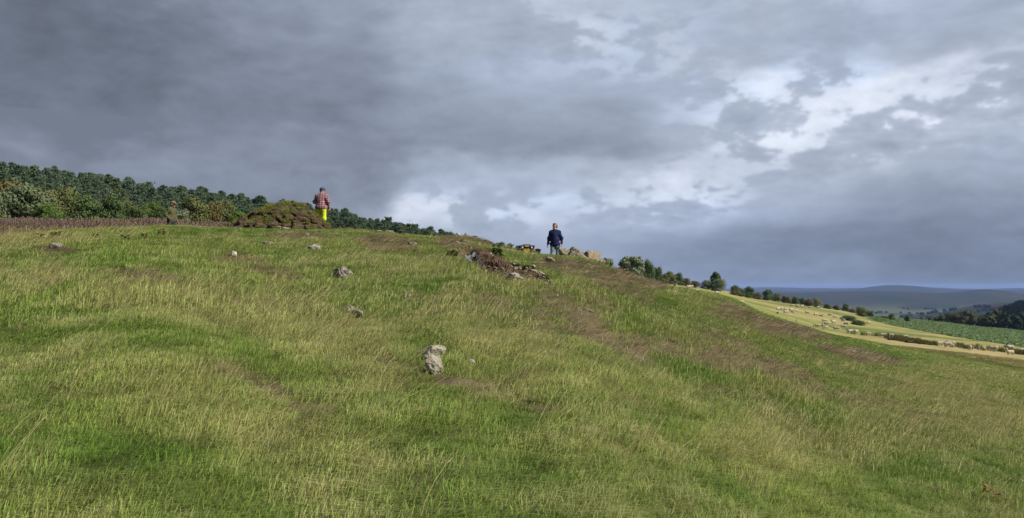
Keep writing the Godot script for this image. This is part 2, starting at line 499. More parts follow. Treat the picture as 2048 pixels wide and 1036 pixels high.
func build_masks() -> void:
	ground_col.resize(NA * NR)
	for i in NA:
		var inside := i >= AZ_FINE0 and i < AZ_FINE1
		var az := azs[i]
		for j in NR:
			var r := rads[j]
			var k := i * NR + j
			var x := sin(az) * r
			var z := -cos(az) * r
			var p := Vector2(-9999, 9999)
			if inside and r > 2.9:
				p = pix(Vector3(x, gh[k], z))
			var nb := n_mid.get_noise_2d(x * 0.6 + 50.0, z * 0.6)
			var nf := n_fine.get_noise_2d(x * 1.3 + 9.0, z * 1.3)
			var brown := 0.0
			var straw := 0.0
			var lush := 0.0
			var soil := 0.0
			if r < 140.0:
				if inside:
					var wob := nb * 1.3 + nf * 0.9
					if p.x > -300.0 and p.x < 2350.0:
						brown = minf(blobs(BROWN, p, wob) * 1.3, 1.0) * clampf(0.8 + nf * 0.8, 0.0, 1.0)
						straw = blobs(STRAW, p, wob * 0.8)
						lush = blobs(LUSH, p, wob * 0.8)
						if soil_sd_box.has_point(p):
							if Geometry2D.is_point_in_polygon(p + Vector2(nf * 5.0, nb * 4.0), SOIL_POLY):
								soil = 1.0
				straw = clampf(straw + clampf(nb * 0.9 - 0.05, 0.0, 0.5), 0.0, 1.0)
				lush = clampf(lush + clampf(-nb * 1.1 - 0.05, 0.0, 0.5), 0.0, 1.0)
			gm[k * 4] = brown
			gm[k * 4 + 1] = straw
			gm[k * 4 + 2] = lush
			gm[k * 4 + 3] = soil
			# colour of the ground itself
			var c := Color(0.085, 0.092, 0.034)
			c = c.lerp(Color(0.15, 0.125, 0.058), straw * 0.7)
			c = c.lerp(Color(0.052, 0.08, 0.022), lush * 0.7)
			c = c.lerp(Color(0.105, 0.079, 0.055), clampf(brown * 1.1, 0.0, 1.0))
			c = c.lerp(Color(0.058, 0.041, 0.030), soil)
			var u := u_of(az)
			if r > 52.0:
				var f := smoothstep(52.0, 75.0, r)
				var far := Color(0.17, 0.19, 0.062)       # pasture
				var band := n_mid.get_noise_2d(x * 0.05 + 31.0, z * 0.16)
				far = far.lerp(Color(0.27, 0.235, 0.105), smoothstep(-0.15, 0.35, band))
				far = far.lerp(Color(0.10, 0.135, 0.04), smoothstep(0.1, 0.4, -band))
				far = far.lerp(Color(0.34, 0.265, 0.125), smoothstep(0.12, 0.4, n_mid.get_noise_2d(x * 0.5, z * 0.5 + 70.0)) * 0.35)
				if u > 1500.0 and r < 198.0:
					# dry strip this side of the fence
					var fence := 196.0 if u < 1650.0 else lerpf(196.0, 180.0, clampf((u - 1650.0) / 390.0, 0.0, 1.0))
					var strip := smoothstep(fence - 88.0, fence - 60.0, r + nb * 14.0) * smoothstep(fence - 2.0, fence - 7.0, r + nb * 3.0)
					far = far.lerp(Color(0.34, 0.275, 0.15).lerp(Color(0.22, 0.21, 0.085), clampf(0.35 + n_mid.get_noise_2d(x * 0.35, z * 0.9 + 12.0) * 2.2, 0.0, 0.8)), strip * 0.8)
					far = far.lerp(Color(0.14, 0.155, 0.05), smoothstep(fence - 70.0, fence - 100.0, r + nb * 18.0) * 0.7)
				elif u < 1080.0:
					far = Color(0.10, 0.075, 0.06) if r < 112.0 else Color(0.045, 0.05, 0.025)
				if u >= 1080.0 and u < 1330.0:
					far = Color(0.09, 0.11, 0.04)
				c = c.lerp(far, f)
				if inside and r > 120.0 and Geometry2D.is_point_in_polygon(p, CROP_POLY):
					c = Color(0.06, 0.095, 0.04)
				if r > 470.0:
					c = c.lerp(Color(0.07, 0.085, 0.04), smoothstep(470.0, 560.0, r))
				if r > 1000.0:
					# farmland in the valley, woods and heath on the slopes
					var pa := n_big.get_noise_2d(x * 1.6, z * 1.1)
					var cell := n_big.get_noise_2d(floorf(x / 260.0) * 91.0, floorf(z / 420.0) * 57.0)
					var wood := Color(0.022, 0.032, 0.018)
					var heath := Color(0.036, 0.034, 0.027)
					var fieldc := Color(0.06, 0.11, 0.035).lerp(Color(0.085, 0.095, 0.045), smoothstep(0.0, 0.4, cell))  # field greens darkened: cloud shadow over the valley is put into the albedo
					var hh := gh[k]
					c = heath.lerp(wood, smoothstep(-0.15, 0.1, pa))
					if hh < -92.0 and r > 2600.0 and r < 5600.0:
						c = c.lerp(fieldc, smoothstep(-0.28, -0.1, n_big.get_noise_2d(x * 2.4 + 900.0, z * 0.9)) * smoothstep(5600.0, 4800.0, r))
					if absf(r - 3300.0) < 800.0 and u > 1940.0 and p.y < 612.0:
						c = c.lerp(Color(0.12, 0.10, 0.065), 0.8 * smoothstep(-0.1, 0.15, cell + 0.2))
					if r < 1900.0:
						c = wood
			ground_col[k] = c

func ground_sheet(called: String, j0: int, j1: int, m: Material) -> void:
	var verts := PackedVector3Array()
	var cols := PackedColorArray()
	var norms := PackedVector3Array()
	var nj := j1 - j0 + 1
	for i in NA:
		var s := sin(azs[i])
		var c := -cos(azs[i])
		for j in range(j0, j1 + 1):
			var k := i * NR + j
			var y := gh[k]
			if gm[k * 4 + 3] > 0.5:
				y -= 0.14
			verts.append(Vector3(s * rads[j], y, c * rads[j]))
			cols.append(ground_col[k])
	norms.resize(verts.size())
	var idx := PackedInt32Array()
	for i in NA - 1:
		for j in nj - 1:
			var a := i * nj + j
			var b := a + nj
			idx.append(a); idx.append(a + 1); idx.append(b)
			idx.append(b); idx.append(a + 1); idx.append(b + 1)
	for i in NA:
		for j in nj:
			var a := i * nj + j
			var du := verts[mini(i + 1, NA - 1) * nj + j] - verts[maxi(i - 1, 0) * nj + j]
			var dr := verts[i * nj + mini(j + 1, nj - 1)] - verts[i * nj + maxi(j - 1, 0)]
			var n := dr.cross(du).normalized()
			norms[a] = n if n.y > 0 else -n
	var arr := []
	arr.resize(Mesh.ARRAY_MAX)
	arr[Mesh.ARRAY_VERTEX] = verts
	arr[Mesh.ARRAY_NORMAL] = norms
	arr[Mesh.ARRAY_COLOR] = cols
	arr[Mesh.ARRAY_INDEX] = idx
	var am := ArrayMesh.new()
	am.add_surface_from_arrays(Mesh.PRIMITIVE_TRIANGLES, arr)
	tag(part(called, am, m), "", "", "", "structure")

# ---------------------------------------------------------------- grass
func tri(st: SurfaceTool, a: Vector3, b: Vector3, c: Vector3, col: Color) -> void:
	var n := (c - a).cross(b - a).normalized()
	for p in [a, b, c]:
		st.set_normal(n); st.set_color(col); st.add_vertex(p)

func blade(st: SurfaceTool, p: Vector3, lean: Vector3, h: float, w: float, side: Vector3, col: Color) -> void:
	var mid := p + Vector3(0, h * 0.6, 0) + lean * h * 0.28
	var tip := p + Vector3(0, h * (0.92 - 0.25 * lean.length()), 0) + lean * h
	tri(st, p - side * w, p + side * w, mid + side * w * 0.7, col)
	tri(st, p - side * w, mid + side * w * 0.7, mid - side * w * 0.7, col)
	tri(st, mid - side * w * 0.7, mid + side * w * 0.7, tip, col)

func tuft(seed_: int, n: int, radius: float, h0: float, h1: float, w: float, wind: float, spread: float) -> ArrayMesh:
	var g := RandomNumberGenerator.new()
	g.seed = seed_
	var st := SurfaceTool.new()
	st.begin(Mesh.PRIMITIVE_TRIANGLES)
	for k in n:
		var a := g.randf() * TAU
		var d := sqrt(g.randf()) * radius
		var p := Vector3(cos(a) * d, -0.01, sin(a) * d)
		var b := g.randf() * TAU
		var lean := Vector3(cos(b), 0, sin(b)) * g.randf_range(0.1, spread) + Vector3(wind, 0, -0.15 * wind) * g.randf_range(0.4, 1.2)
		var s := g.randf() * TAU
		var tone := g.randf_range(0.6, 1.4)
		var dry := g.randf()
		var col := Color(tone, tone, tone)
		if dry > 0.80:
			col = Color(1.8, 1.45, 2.2) * tone
		elif dry < 0.25:
			col = Color(0.75, 0.95, 0.6) * tone
		blade(st, p, lean, g.randf_range(h0, h1), w * g.randf_range(0.7, 1.3), Vector3(cos(s), 0, sin(s)), col)
	return st.commit()

func stems(seed_: int, n: int, radius: float, h0: float, h1: float, w: float, wind: float, head: bool) -> ArrayMesh:
	var g := RandomNumberGenerator.new()
	g.seed = seed_
	var st := SurfaceTool.new()
	st.begin(Mesh.PRIMITIVE_TRIANGLES)
	for k in n:
		var a := g.randf() * TAU
		var d := sqrt(g.randf()) * radius
		var p := Vector3(cos(a) * d, -0.01, sin(a) * d)
		var lean := Vector3(wind * g.randf_range(0.5, 1.4), 0, g.randf_range(-0.3, 0.3))
		var h := g.randf_range(h0, h1)
		var tone := g.randf_range(0.75, 1.2)
		var col := Color(tone, tone * g.randf_range(0.94, 1.04), tone * g.randf_range(0.85, 1.05))
		var s := g.randf() * TAU
		var side := Vector3(cos(s), 0, sin(s))
		var q := p
		var dir := (Vector3.UP + lean * 0.5).normalized()
		for seg in 3:
			var e := q + dir * h / 3.0
			tri(st, q - side * w, q + side * w, e + side * w * 0.85, col)
			tri(st, q - side * w, e + side * w * 0.85, e - side * w * 0.85, col)
			q = e
			dir = (dir + lean * 0.28 + Vector3(0, -0.06, 0)).normalized()
		if head:
			var e2 := q + dir * h * 0.16
			tri(st, q, q.lerp(e2, 0.4) + side * w * 2.4, e2, col * Color(0.95, 0.82, 0.75))
			tri(st, q, e2, q.lerp(e2, 0.4) - side * w * 2.4, col * Color(0.95, 0.82, 0.75))
	return st.commit()

func scatter(called: String, label: String, category: String, mesh: Mesh, m: Material, xf: Array, cols: PackedColorArray) -> void:
	var mm := MultiMesh.new()
	mm.transform_format = MultiMesh.TRANSFORM_3D
	mm.use_colors = true
	mm.mesh = mesh
	mm.instance_count = xf.size()
	for k in xf.size():
		mm.set_instance_transform(k, xf[k])
		mm.set_instance_color(k, cols[k])
	var o := MultiMeshInstance3D.new()
	o.name = numbered(called)
	o.multimesh = mm
	o.material_override = m
	add_child(o)
	tag(o, label, category, "", "stuff")

var gclear := PackedByteArray()
var mask_i := 0
func clear_round(p: Vector3, rx: float, rz: float) -> void:   # no grass grows through a stone or a box
	var r := dist(p)
	var az := atan2(p.x, -p.z)
	for i in range(int(az_index(az - rx / r)), int(ceil(az_index(az + rx / r))) + 1):
		for j in range(int(r_index(r - rz)), int(ceil(r_index(r + rz))) + 1):
			var a := (azs[i] - az) * r / rx
			var b := (rads[j] - r) / rz
			if a * a + b * b <= 1.1:
				gclear[i * NR + j] = 1

func mask_at(x: float, z: float) -> PackedFloat32Array:
	var i := clampi(roundi(az_index(atan2(x, -z))), 0, NA - 1)
	var j := clampi(roundi(r_index(sqrt(x * x + z * z))), 0, NR - 1)
	mask_i = i * NR + j
	var k := mask_i * 4
	return PackedFloat32Array([gm[k], gm[k + 1], gm[k + 2], gm[k + 3]])

func grass_colour(mk: PackedFloat32Array, nb: float, nf: float) -> Color:
	var c := Color(0.178, 0.250, 0.062)
	c = c.lerp(Color(0.245, 0.282, 0.088), clampf(0.4 + nb * 1.6, 0.0, 1.0) * 0.7)
	c = c.lerp(Color(0.122, 0.208, 0.038), mk[2] * 0.85)
	c = c.lerp(Color(0.38, 0.36, 0.175), mk[1] * 0.62)
	c = c.lerp(Color(0.19, 0.155, 0.10), clampf(mk[0], 0.0, 1.0) * 0.75)
	c = c.lerp(Color(0.29, 0.265, 0.145), clampf(nf * 1.5 - nb * 0.8 - 0.12, 0.0, 0.55))
	return c * (1.1 + nf * 0.5)

func plant_grass() -> void:
	# bands: r0, r1, az0, az1, tufts a square metre, mesh parameters
	var bands := [
		[3.2, 9.0, -38.0, 38.0, 380.0, 18, .085, .045, .105, .0021, 1.0],
		[9.0, 16.0, -38.0, 38.0, 210.0, 20, .11, .04, .10, .0030, 1.0],
		[16.0, 26.0, -38.0, 38.0, 115.0, 22, .15, .035, .09, .0044, 1.0],
		[26.0, 48.0, -38.0, 38.0, 50.0, 24, .21, .025, .07, .0075, 1.0],
		[48.0, 92.0, 8.0, 38.0, 16.0, 24, .34, .03, .09, .013, 1.0],
		[92.0, 140.0, 16.0, 38.0, 6.0, 24, .6, .04, .10, .022, 1.0]]
	var gmat := vmat(0.75, 0.3, 0.5)
	var g := RandomNumberGenerator.new()
	g.seed = 77
	for bi in bands.size():
		var b: Array = bands[bi]
		var variants := 3
		var xf := [[], [], []]
		var cl := [PackedColorArray(), PackedColorArray(), PackedColorArray()]
		var area: float = 0.5 * deg_to_rad(b[3] - b[2]) * (b[1] * b[1] - b[0] * b[0])
		var n := int(area * b[4])
		for k in n:
			var r := sqrt(lerpf(b[0] * b[0], b[1] * b[1], g.randf()))
			var az := deg_to_rad(g.randf_range(b[2], b[3]))
			var x := sin(az) * r
			var z := -cos(az) * r
			var mk := mask_at(x, z)
			if mk[3] > 0.5:
				continue
			if gclear[mask_i] > 0 or g.randf() < mk[0] * (0.92 if r < 34.0 else 0.7):
				continue
			var nb := n_mid.get_noise_2d(x * 0.9 + 7.0, z * 0.9)
			var nf := n_fine.get_noise_2d(x * 1.5, z * 1.5 + 40.0)
			var c := grass_colour(mk, nb, nf)
			if r > 60.0:
				var fi := (clampi(roundi(az_index(az)), 0, NA - 1)) * NR + clampi(roundi(r_index(r)), 0, NR - 1)
				c = c.lerp(ground_col[fi], smoothstep(60.0, 100.0, r))
			c = c * g.randf_range(0.72, 1.28)
			var s := g.randf_range(0.7, 1.2) * (1.0 + nf * 0.65 + nb * 0.3 + mk[1] * 0.3 - mk[0] * 0.6)
			s = maxf(s, 0.5)
			var bs := Basis(Vector3.UP, g.randf_range(-0.6, 0.6)).scaled(Vector3(1.0, s, 1.0))
			var v := g.randi() % variants
			xf[v].append(Transform3D(bs, Vector3(x, hg(x, z), z)))
			cl[v].append(c)
		for v in variants:
			scatter("grass", "short green pasture grass covering the mound and its flanks", "grass", tuft(100 + bi * 10 + v, b[5], b[6], b[7], b[8], b[9], 1.2, 0.8), gmat, xf[v], cl[v])
	# pale seed stalks, blown over to one side
	var sb := [
		[3.4, 9.0, 60.0, 7, .10, .12, .30, .0014], [9.0, 17.0, 34.0, 9, .14, .12, .28, .0021], [17.0, 28.0, 14.0, 11, .2, .10, .24, .0032], [28.0, 46.0, 4.0, 13, .28, .05, .13, .0046], [46.0, 95.0, 1.6, 16, .45, .06, .16, .008]]
	var smat := vmat(0.7, 0.3, 0.4)
	for bi in sb.size():
		var b: Array = sb[bi]
		var xf := [[], [], []]
		var cl := [PackedColorArray(), PackedColorArray(), PackedColorArray()]
		var a0 := -38.0 if bi < 4 else 14.0
		var n := int(0.5 * deg_to_rad(38.0 - a0) * (b[1] * b[1] - b[0] * b[0]) * b[2])
		for k in n:
			var r := sqrt(lerpf(b[0] * b[0], b[1] * b[1], g.randf()))
			var az := deg_to_rad(g.randf_range(a0, 38.0))
			var x := sin(az) * r
			var z := -cos(az) * r
			var mk := mask_at(x, z)
			var nb := n_mid.get_noise_2d(x * 1.7 + 90.0, z * 1.7)
			if mk[3] > 0.5 or gclear[mask_i] > 0 or g.randf() > 0.10 + mk[1] * 0.85 + nb * 0.5 - mk[2] * 0.3 - mk[0] * 0.9:
				continue
			var c := Color(0.42, 0.375, 0.215).lerp(Color(0.30, 0.305, 0.13), g.randf()) * g.randf_range(0.8, 1.2)
			var s := g.randf_range(0.7, 1.15)
			var v := g.randi() % 3
			xf[v].append(Transform3D(Basis(Vector3.UP, g.randf_range(-0.5, 0.5)).scaled(Vector3.ONE * s), Vector3(x, hg(x, z), z)))
			cl[v].append(c)
		for v in 3:
			scatter("dry_grass", "pale dry grass stalks leaning over in the wind", "grass", stems(300 + bi * 10 + v, b[3], b[4], b[5], b[6], b[7], 0.8 + 0.16 * v, true), smat, xf[v], cl[v])
	# dead brown litter lying on the worn patches
	var xl := []
	var ccl := PackedColorArray()
	for k in 60000:
		var r := sqrt(lerpf(9.0, 48.0 * 48.0, g.randf()))
		if g.randf() > 14.0 / (r + 2.0):
			pass
		var az := deg_to_rad(g.randf_range(-36.0, 36.0))
		var x := sin(az) * r
		var z := -cos(az) * r
		var mk := mask_at(x, z)
		if mk[3] > 0.5 or mk[0] < 0.25 or g.randf() > mk[0]:
			continue
		var s := g.randf_range(0.6, 1.3) * clampf(r / 16.0, 0.8, 2.0)
		xl.append(Transform3D(Basis(Vector3.UP, g.randf_range(-0.9, 0.9)).scaled(Vector3(s, s * 0.45, s)), Vector3(x, hg(x, z), z)))
		ccl.append(Color(0.195, 0.155, 0.105) * g.randf_range(0.5, 1.35))
	scatter("dead_grass", "flattened dead brown grass on the worn patches", "grass", stems(401, 16, .16, .08, .2, .004, 1.5, false), smat, xl, ccl)

# ---------------------------------------------------------------- rocks and soil
var ico := {}
func icosphere(level: int) -> Array:   # [points, faces]
	if ico.has(level):
		return ico[level]
	var t := (1.0 + sqrt(5.0)) / 2.0
	var pts := []
	for p in [[-1, t, 0], [1, t, 0], [-1, -t, 0], [1, -t, 0], [0, -1, t], [0, 1, t], [0, -1, -t], [0, 1, -t], [t, 0, -1], [t, 0, 1], [-t, 0, -1], [-t, 0, 1]]:
		pts.append(Vector3(p[0], p[1], p[2]).normalized())
	var faces := [[0, 11, 5], [0, 5, 1], [0, 1, 7], [0, 7, 10], [0, 10, 11], [1, 5, 9], [5, 11, 4], [11, 10, 2], [10, 7, 6], [7, 1, 8], [3, 9, 4], [3, 4, 2], [3, 2, 6], [3, 6, 8], [3, 8, 9], [4, 9, 5], [2, 4, 11], [6, 2, 10], [8, 6, 7], [9, 8, 1]]
	for l in level:
		var mids := {}
		var nf := []
		for f in faces:
			var m := []
			for e in [[0, 1], [1, 2], [2, 0]]:
				var a: int = f[e[0]]
				var b: int = f[e[1]]
				var key := Vector2i(mini(a, b), maxi(a, b))
				if not mids.has(key):
					mids[key] = pts.size()
					pts.append(((pts[a] + pts[b]) / 2.0).normalized())
				m.append(mids[key])
			nf.append([f[0], m[0], m[2]]); nf.append([f[1], m[1], m[0]]); nf.append([f[2], m[2], m[1]]); nf.append([m[0], m[1], m[2]])
		faces = nf
	ico[level] = [pts, faces]
	return ico[level]

func mesh_of(pts: PackedVector3Array, faces: Array, smooth: bool, cols := PackedColorArray()) -> ArrayMesh:
	var st := SurfaceTool.new()
	st.begin(Mesh.PRIMITIVE_TRIANGLES)
	if smooth:
		for k in pts.size():
			if cols: st.set_color(cols[k])
			st.add_vertex(pts[k])
		for f in faces:
			st.add_index(f[0]); st.add_index(f[2]); st.add_index(f[1])
		st.generate_normals()
	else:
		for f in faces:
			var n: Vector3 = (pts[f[1]] - pts[f[0]]).cross(pts[f[2]] - pts[f[0]]).normalized()
			for q in [f[0], f[2], f[1]]:
				st.set_normal(n)
				if cols: st.set_color(cols[q])
				st.add_vertex(pts[q])
	return st.commit()

func rock_mesh(seed_: int, size: Vector3, level := 3, cuts := 9, rough := 0.10) -> ArrayMesh:
	var g := RandomNumberGenerator.new()
	g.seed = seed_
	var s := icosphere(level)
	var planes := []
	for k in cuts:
		planes.append([Vector3(g.randfn(), g.randfn() * 0.8, g.randfn()).normalized(), g.randf_range(0.42, 0.8)])
	var pts := PackedVector3Array()
	var off := Vector3(seed_ * 3.7, seed_ * 1.3, 5.0)
	for p0 in s[0]:
		var p: Vector3 = p0
		for q in planes:
			var d: float = p.dot(q[0]) - q[1]
			if d > 0.0:
				p -= q[0] * d * 0.92
		var w: Vector3 = p * 1.6 + off
		p *= 1.0 + rough * n_fine.get_noise_3d(w.x, w.y, w.z) + rough * 0.6 * n_fine.get_noise_3d(w.x * 3.0, w.y * 3.0, w.z * 3.0)
		pts.append(p * size * 0.66)
	return mesh_of(pts, s[1], false)

func rock(label: String, u: float, v: float, wpx: float, hpx: float, depth := 0.8, tilt := 0.0, seed_ := 1, m: Material = null, called := "rock", group := "", turn := 0.0, sink := 0.3, rr := 0.0) -> MeshInstance3D:
	var p := hit(u, v + hpx * 0.35, 3.0, 130.0) if rr == 0.0 else at_az(u, rr)
	var k := px_m(p)
	var w := wpx * k
	var h := hpx * k
	var size := Vector3(w, h * (1.0 + sink), w * depth)
	var o := part(called, rock_mesh(seed_, size, 3 if wpx > 13 else 2, 14, 0.20), m if m else M.stone)
	o.position = p + Vector3(0, h * (0.5 - sink * 0.5), 0)
	o.rotation = Vector3(0.12, turn, deg_to_rad(-tilt))
	if called in ["rock", "molehill"]:
		clear_round(p + Vector3(0, 0, 0), w * 0.5, maxf(w * depth * 0.5, 0.12) + 0.08)
		clear_round(p * (1.0 - 0.22 / dist(p)), w * 0.5, 0.25)
	tag(o, label, "rock" if called == "rock" else "stone", group)
	return o

func excavation() -> void:
	# bare soil sheet of the cut: a fine uneven surface over the sunk ground
	var w := 236
	var hh := 104
	var u0 := 890.0
	var v0 := 472.0
	var pts := PackedVector3Array()
	var inside := PackedByteArray()
	var cols := PackedColorArray()
	for j in hh:
		for i in w:
			var q := Vector2(u0 + i, v0 + j)
			var p := hit(q.x, q.y, 12.0, 40.0)
			var wob := Vector2(n_fine.get_noise_2d(p.x * 1.3 + 9.0, p.z * 1.3) * 5.0, n_mid.get_noise_2d(p.x * 0.6 + 50.0, p.z * 0.6) * 4.0)
			var ins := Geometry2D.is_point_in_polygon(q + wob, SOIL_POLY)
			inside.append(1 if ins else 0)
			var lump := n_fine.get_noise_2d(p.x * 3.0, p.z * 3.0) * 0.07 + n_fine.get_noise_2d(p.x * 9.0, p.z * 9.0) * 0.045
			# spoil rib through the middle, cut line along its upper side
			var rib := exp(-pow((q.y - (506.0 + (q.x - 950.0) * 0.42)) / 9.0, 2.0)) * smoothstep(935.0, 955.0, q.x) * smoothstep(1050.0, 1000.0, q.x)
			var groove := exp(-pow((q.y - (484.0 + (q.x - 905.0) * 0.31)) / 4.0, 2.0)) * smoothstep(1010.0, 960.0, q.x)
			p.y += -0.10 + lump + rib * 0.20 - groove * 0.12
			pts.append(p)
			var t := n_fine.get_noise_2d(p.x * 2.0 + 80.0, p.z * 2.0)
			cols.append(Color(0.056, 0.040, 0.029).lerp(Color(0.088, 0.064, 0.045), clampf(0.4 + t, 0.0, 1.0)).lerp(Color(0.032, 0.024, 0.018), clampf(-t * 1.6, 0.0, 0.7)))
	var faces := []
	for j in hh - 1:
		for i in w - 1:
			var a := j * w + i
			if inside[a] + inside[a + 1] + inside[a + w] + inside[a + w + 1] >= 2:
				if pts[a].distance_to(pts[a + w]) > 1.2:
					continue
				faces.append([a, a + w, a + 1])
				faces.append([a + 1, a + w, a + w + 1])
	var m := vmat(1.0, 0.1)
	var o := part("excavated_soil", mesh_of(pts, faces, true, cols), m)
	tag(o, "bare brown soil of the excavation cut into the mound", "soil", "", "structure")
	# stones lying in the cut
	var sl := [[918, 487, 12, 7], [927, 491, 9, 6], [940, 498, 11, 7], [984, 530, 10, 5], [977, 535, 8, 4], [990, 537, 9, 5], [1004, 538, 9, 5], [1023, 536, 9, 6], [1031, 537, 9, 6], [1039, 537, 9, 4], [1053, 537, 6, 5], [990, 543, 7, 5], [972, 541, 6, 3], [1059, 537, 8, 4], [1068, 541, 14, 3], [1081, 545, 9, 4], [1050, 543, 6, 4], [1060, 552, 8, 3], [1078, 551, 9, 4],
		[1088, 555, 7, 3], [1096, 563, 9, 4], [1077, 560, 6, 4], [1083, 563, 8, 3], [1092, 569, 10, 4], [1102, 561, 7, 3], [1003, 522, 8, 4], [1009, 528, 10, 2], [981, 508, 7, 6], [984, 516, 9, 7], [981, 520, 7, 5], [966, 505, 6, 4], [894, 479, 6, 4], [1066, 533, 9, 7], [1030, 528, 6, 3], [1014, 548, 6, 3], [996, 515, 8, 5], [1072, 566, 5, 3], [1106, 567, 7, 3]]
	for k in sl.size():
		var e: Array = sl[k]
		rock("small pale stone turned up in the bare soil of the excavation", e[0], e[1], e[2] * 1.15, e[3] * 1.1, 0.8, rng.randf_range(-10, 25), 500 + k, M.stone_warm if k % 3 else M.stone, "soil_stone", "stones in the excavation soil", rng.randf() * 3.0, 0.1)
	# clods of dark earth along the spoil rib
	for k in 26:
		var u := rng.randf_range(945, 1010)
		var o2 := rock("lump of brown earth on the spoil rib of the excavation", u, 506.0 + (u - 950.0) * 0.42 + rng.randf_range(-9, 11), rng.randf_range(6, 15), rng.randf_range(4, 9), 0.9, rng.randf_range(-10, 35), 600 + k, M.earth, "earth_lump", "earth lumps in the excavation", rng.randf() * 3.0, 0.2)
		tag(o2, "", "clod")

func sheet_at(pts: Array, called: String, m: Material, parent: Node3D, thick := 0.008, sag := 0.02) -> void:
	# four corners (a b c d) -> a thick rippled sheet
	var n := 7
	var top := PackedVector3Array()
	for j in n:
		for i in n:
			var s := i / (n - 1.0)
			var t := j / (n - 1.0)
			var p: Vector3 = (pts[0] as Vector3).lerp(pts[1], s).lerp((pts[3] as Vector3).lerp(pts[2], s), t)
			p.y += sin(s * 9.0 + t * 4.0) * sag * 0.5 + n_fine.get_noise_2d(p.x * 4.0, p.z * 4.0) * sag
			top.append(p - parent.position)
	var all := PackedVector3Array(top)
	var faces := []
	for p in top:
		all.append(p - Vector3(0, thick, 0))
	var o := n * n
	for j in n - 1:
		for i in n - 1:
			var a := j * n + i
			faces.append([a, a + 1, a + n]); faces.append([a + 1, a + n + 1, a + n])
			faces.append([o + a, o + a + n, o + a + 1]); faces.append([o + a + 1, o + a + n, o + a + n + 1])
	for i in n - 1:
		for e in [[i, i + 1], [(n - 1) * n + i + 1, (n - 1) * n + i], [(i + 1) * n, i * n], [i * n + n - 1, (i + 1) * n + n - 1]]:
			faces.append([e[0], o + e[0], e[1]]); faces.append([e[1], o + e[0], o + e[1]])
	part(called, mesh_of(all, faces, false), m, parent)

func ground_lift(u: float, v: float, up: float) -> Vector3:
	var p := hit(u, v, 12.0, 40.0)
	return p + Vector3(0, up, 0)

func plastic_sheet() -> void:
	var o := base("plastic_sheet", hit(945, 522, 12.0, 40.0))
	tag(o, "folded grey and black plastic sheet at the edge of the excavation", "sheet")
	sheet_at([ground_lift(927, 520, .05), ground_lift(951, 518, .12), ground_lift(952, 519, .13), ground_lift(941, 528, .05)], "grey_face", M.slate, o, 0.01, 0.03)
	sheet_at([ground_lift(950, 519, .10), ground_lift(955, 520, .08), ground_lift(968, 531, .03), ground_lift(957, 529, .02)], "black_flap", M.black, o, 0.02, 0.02)

func clod_mesh(seed_: int, size: Vector3) -> Array:   # [soil, turf]: a torn slab with grass on one side
	var g := RandomNumberGenerator.new()
	g.seed = seed_
	var n := 11
	var top := PackedVector3Array()
	var rim := []
	for k in n:
		var a := TAU * k / n
		var r := g.randf_range(0.40, 0.56)
		rim.append(Vector2(cos(a) * r * size.x, sin(a) * r * size.z))
	var pts := PackedVector3Array()
	var faces := []
	# rings: top centre, top ring inner, top rim, middle, bottom rim, bottom centre
	pts.append(Vector3(0, size.y * 0.62, 0))
	var rings := [[0.55, 0.60], [0.96, 0.42], [1.05, 0.10], [0.98, -0.25], [0.6, -0.45]]
	for q in rings:
		for k in n:
			var p: Vector2 = rim[k] * q[0] * g.randf_range(0.9, 1.1)
			pts.append(Vector3(p.x, size.y * (q[1] + g.randf_range(-0.12, 0.12)), p.y))
	pts.append(Vector3(0, -size.y * 0.5, 0))
	for k in n:
		var k2 := (k + 1) % n
		faces.append([0, 1 + k2, 1 + k])
		for q in rings.size() - 1:
			var a := 1 + q * n + k
			var b := 1 + q * n + k2
			faces.append([a, b, a + n]); faces.append([b, b + n, a + n])
		faces.append([pts.size() - 1, 1 + (rings.size() - 1) * n + k, 1 + (rings.size() - 1) * n + k2])
	# turf: blades over the top
	var st := SurfaceTool.new()
	st.begin(Mesh.PRIMITIVE_TRIANGLES)
	for k in 250:
		var a := g.randf() * TAU
		var r := sqrt(g.randf()) * 0.5
		var p := Vector3(cos(a) * r * size.x, size.y * (0.62 - r * 0.40), sin(a) * r * size.z)
		var lean := Vector3(g.randfn() * 0.5, 0, g.randfn() * 0.5) + Vector3(cos(a), -0.3, sin(a)) * r
		var s := g.randf() * TAU
		var c := Color(0.16, 0.20, 0.045).lerp(Color(0.25, 0.225, 0.08), g.randf() * g.randf()) * g.randf_range(0.6, 1.15)
		blade(st, p, lean, g.randf_range(0.04, 0.11), 0.009, Vector3(cos(s), 0, sin(s)), c)
	return [mesh_of(pts, faces, false), st.commit()]

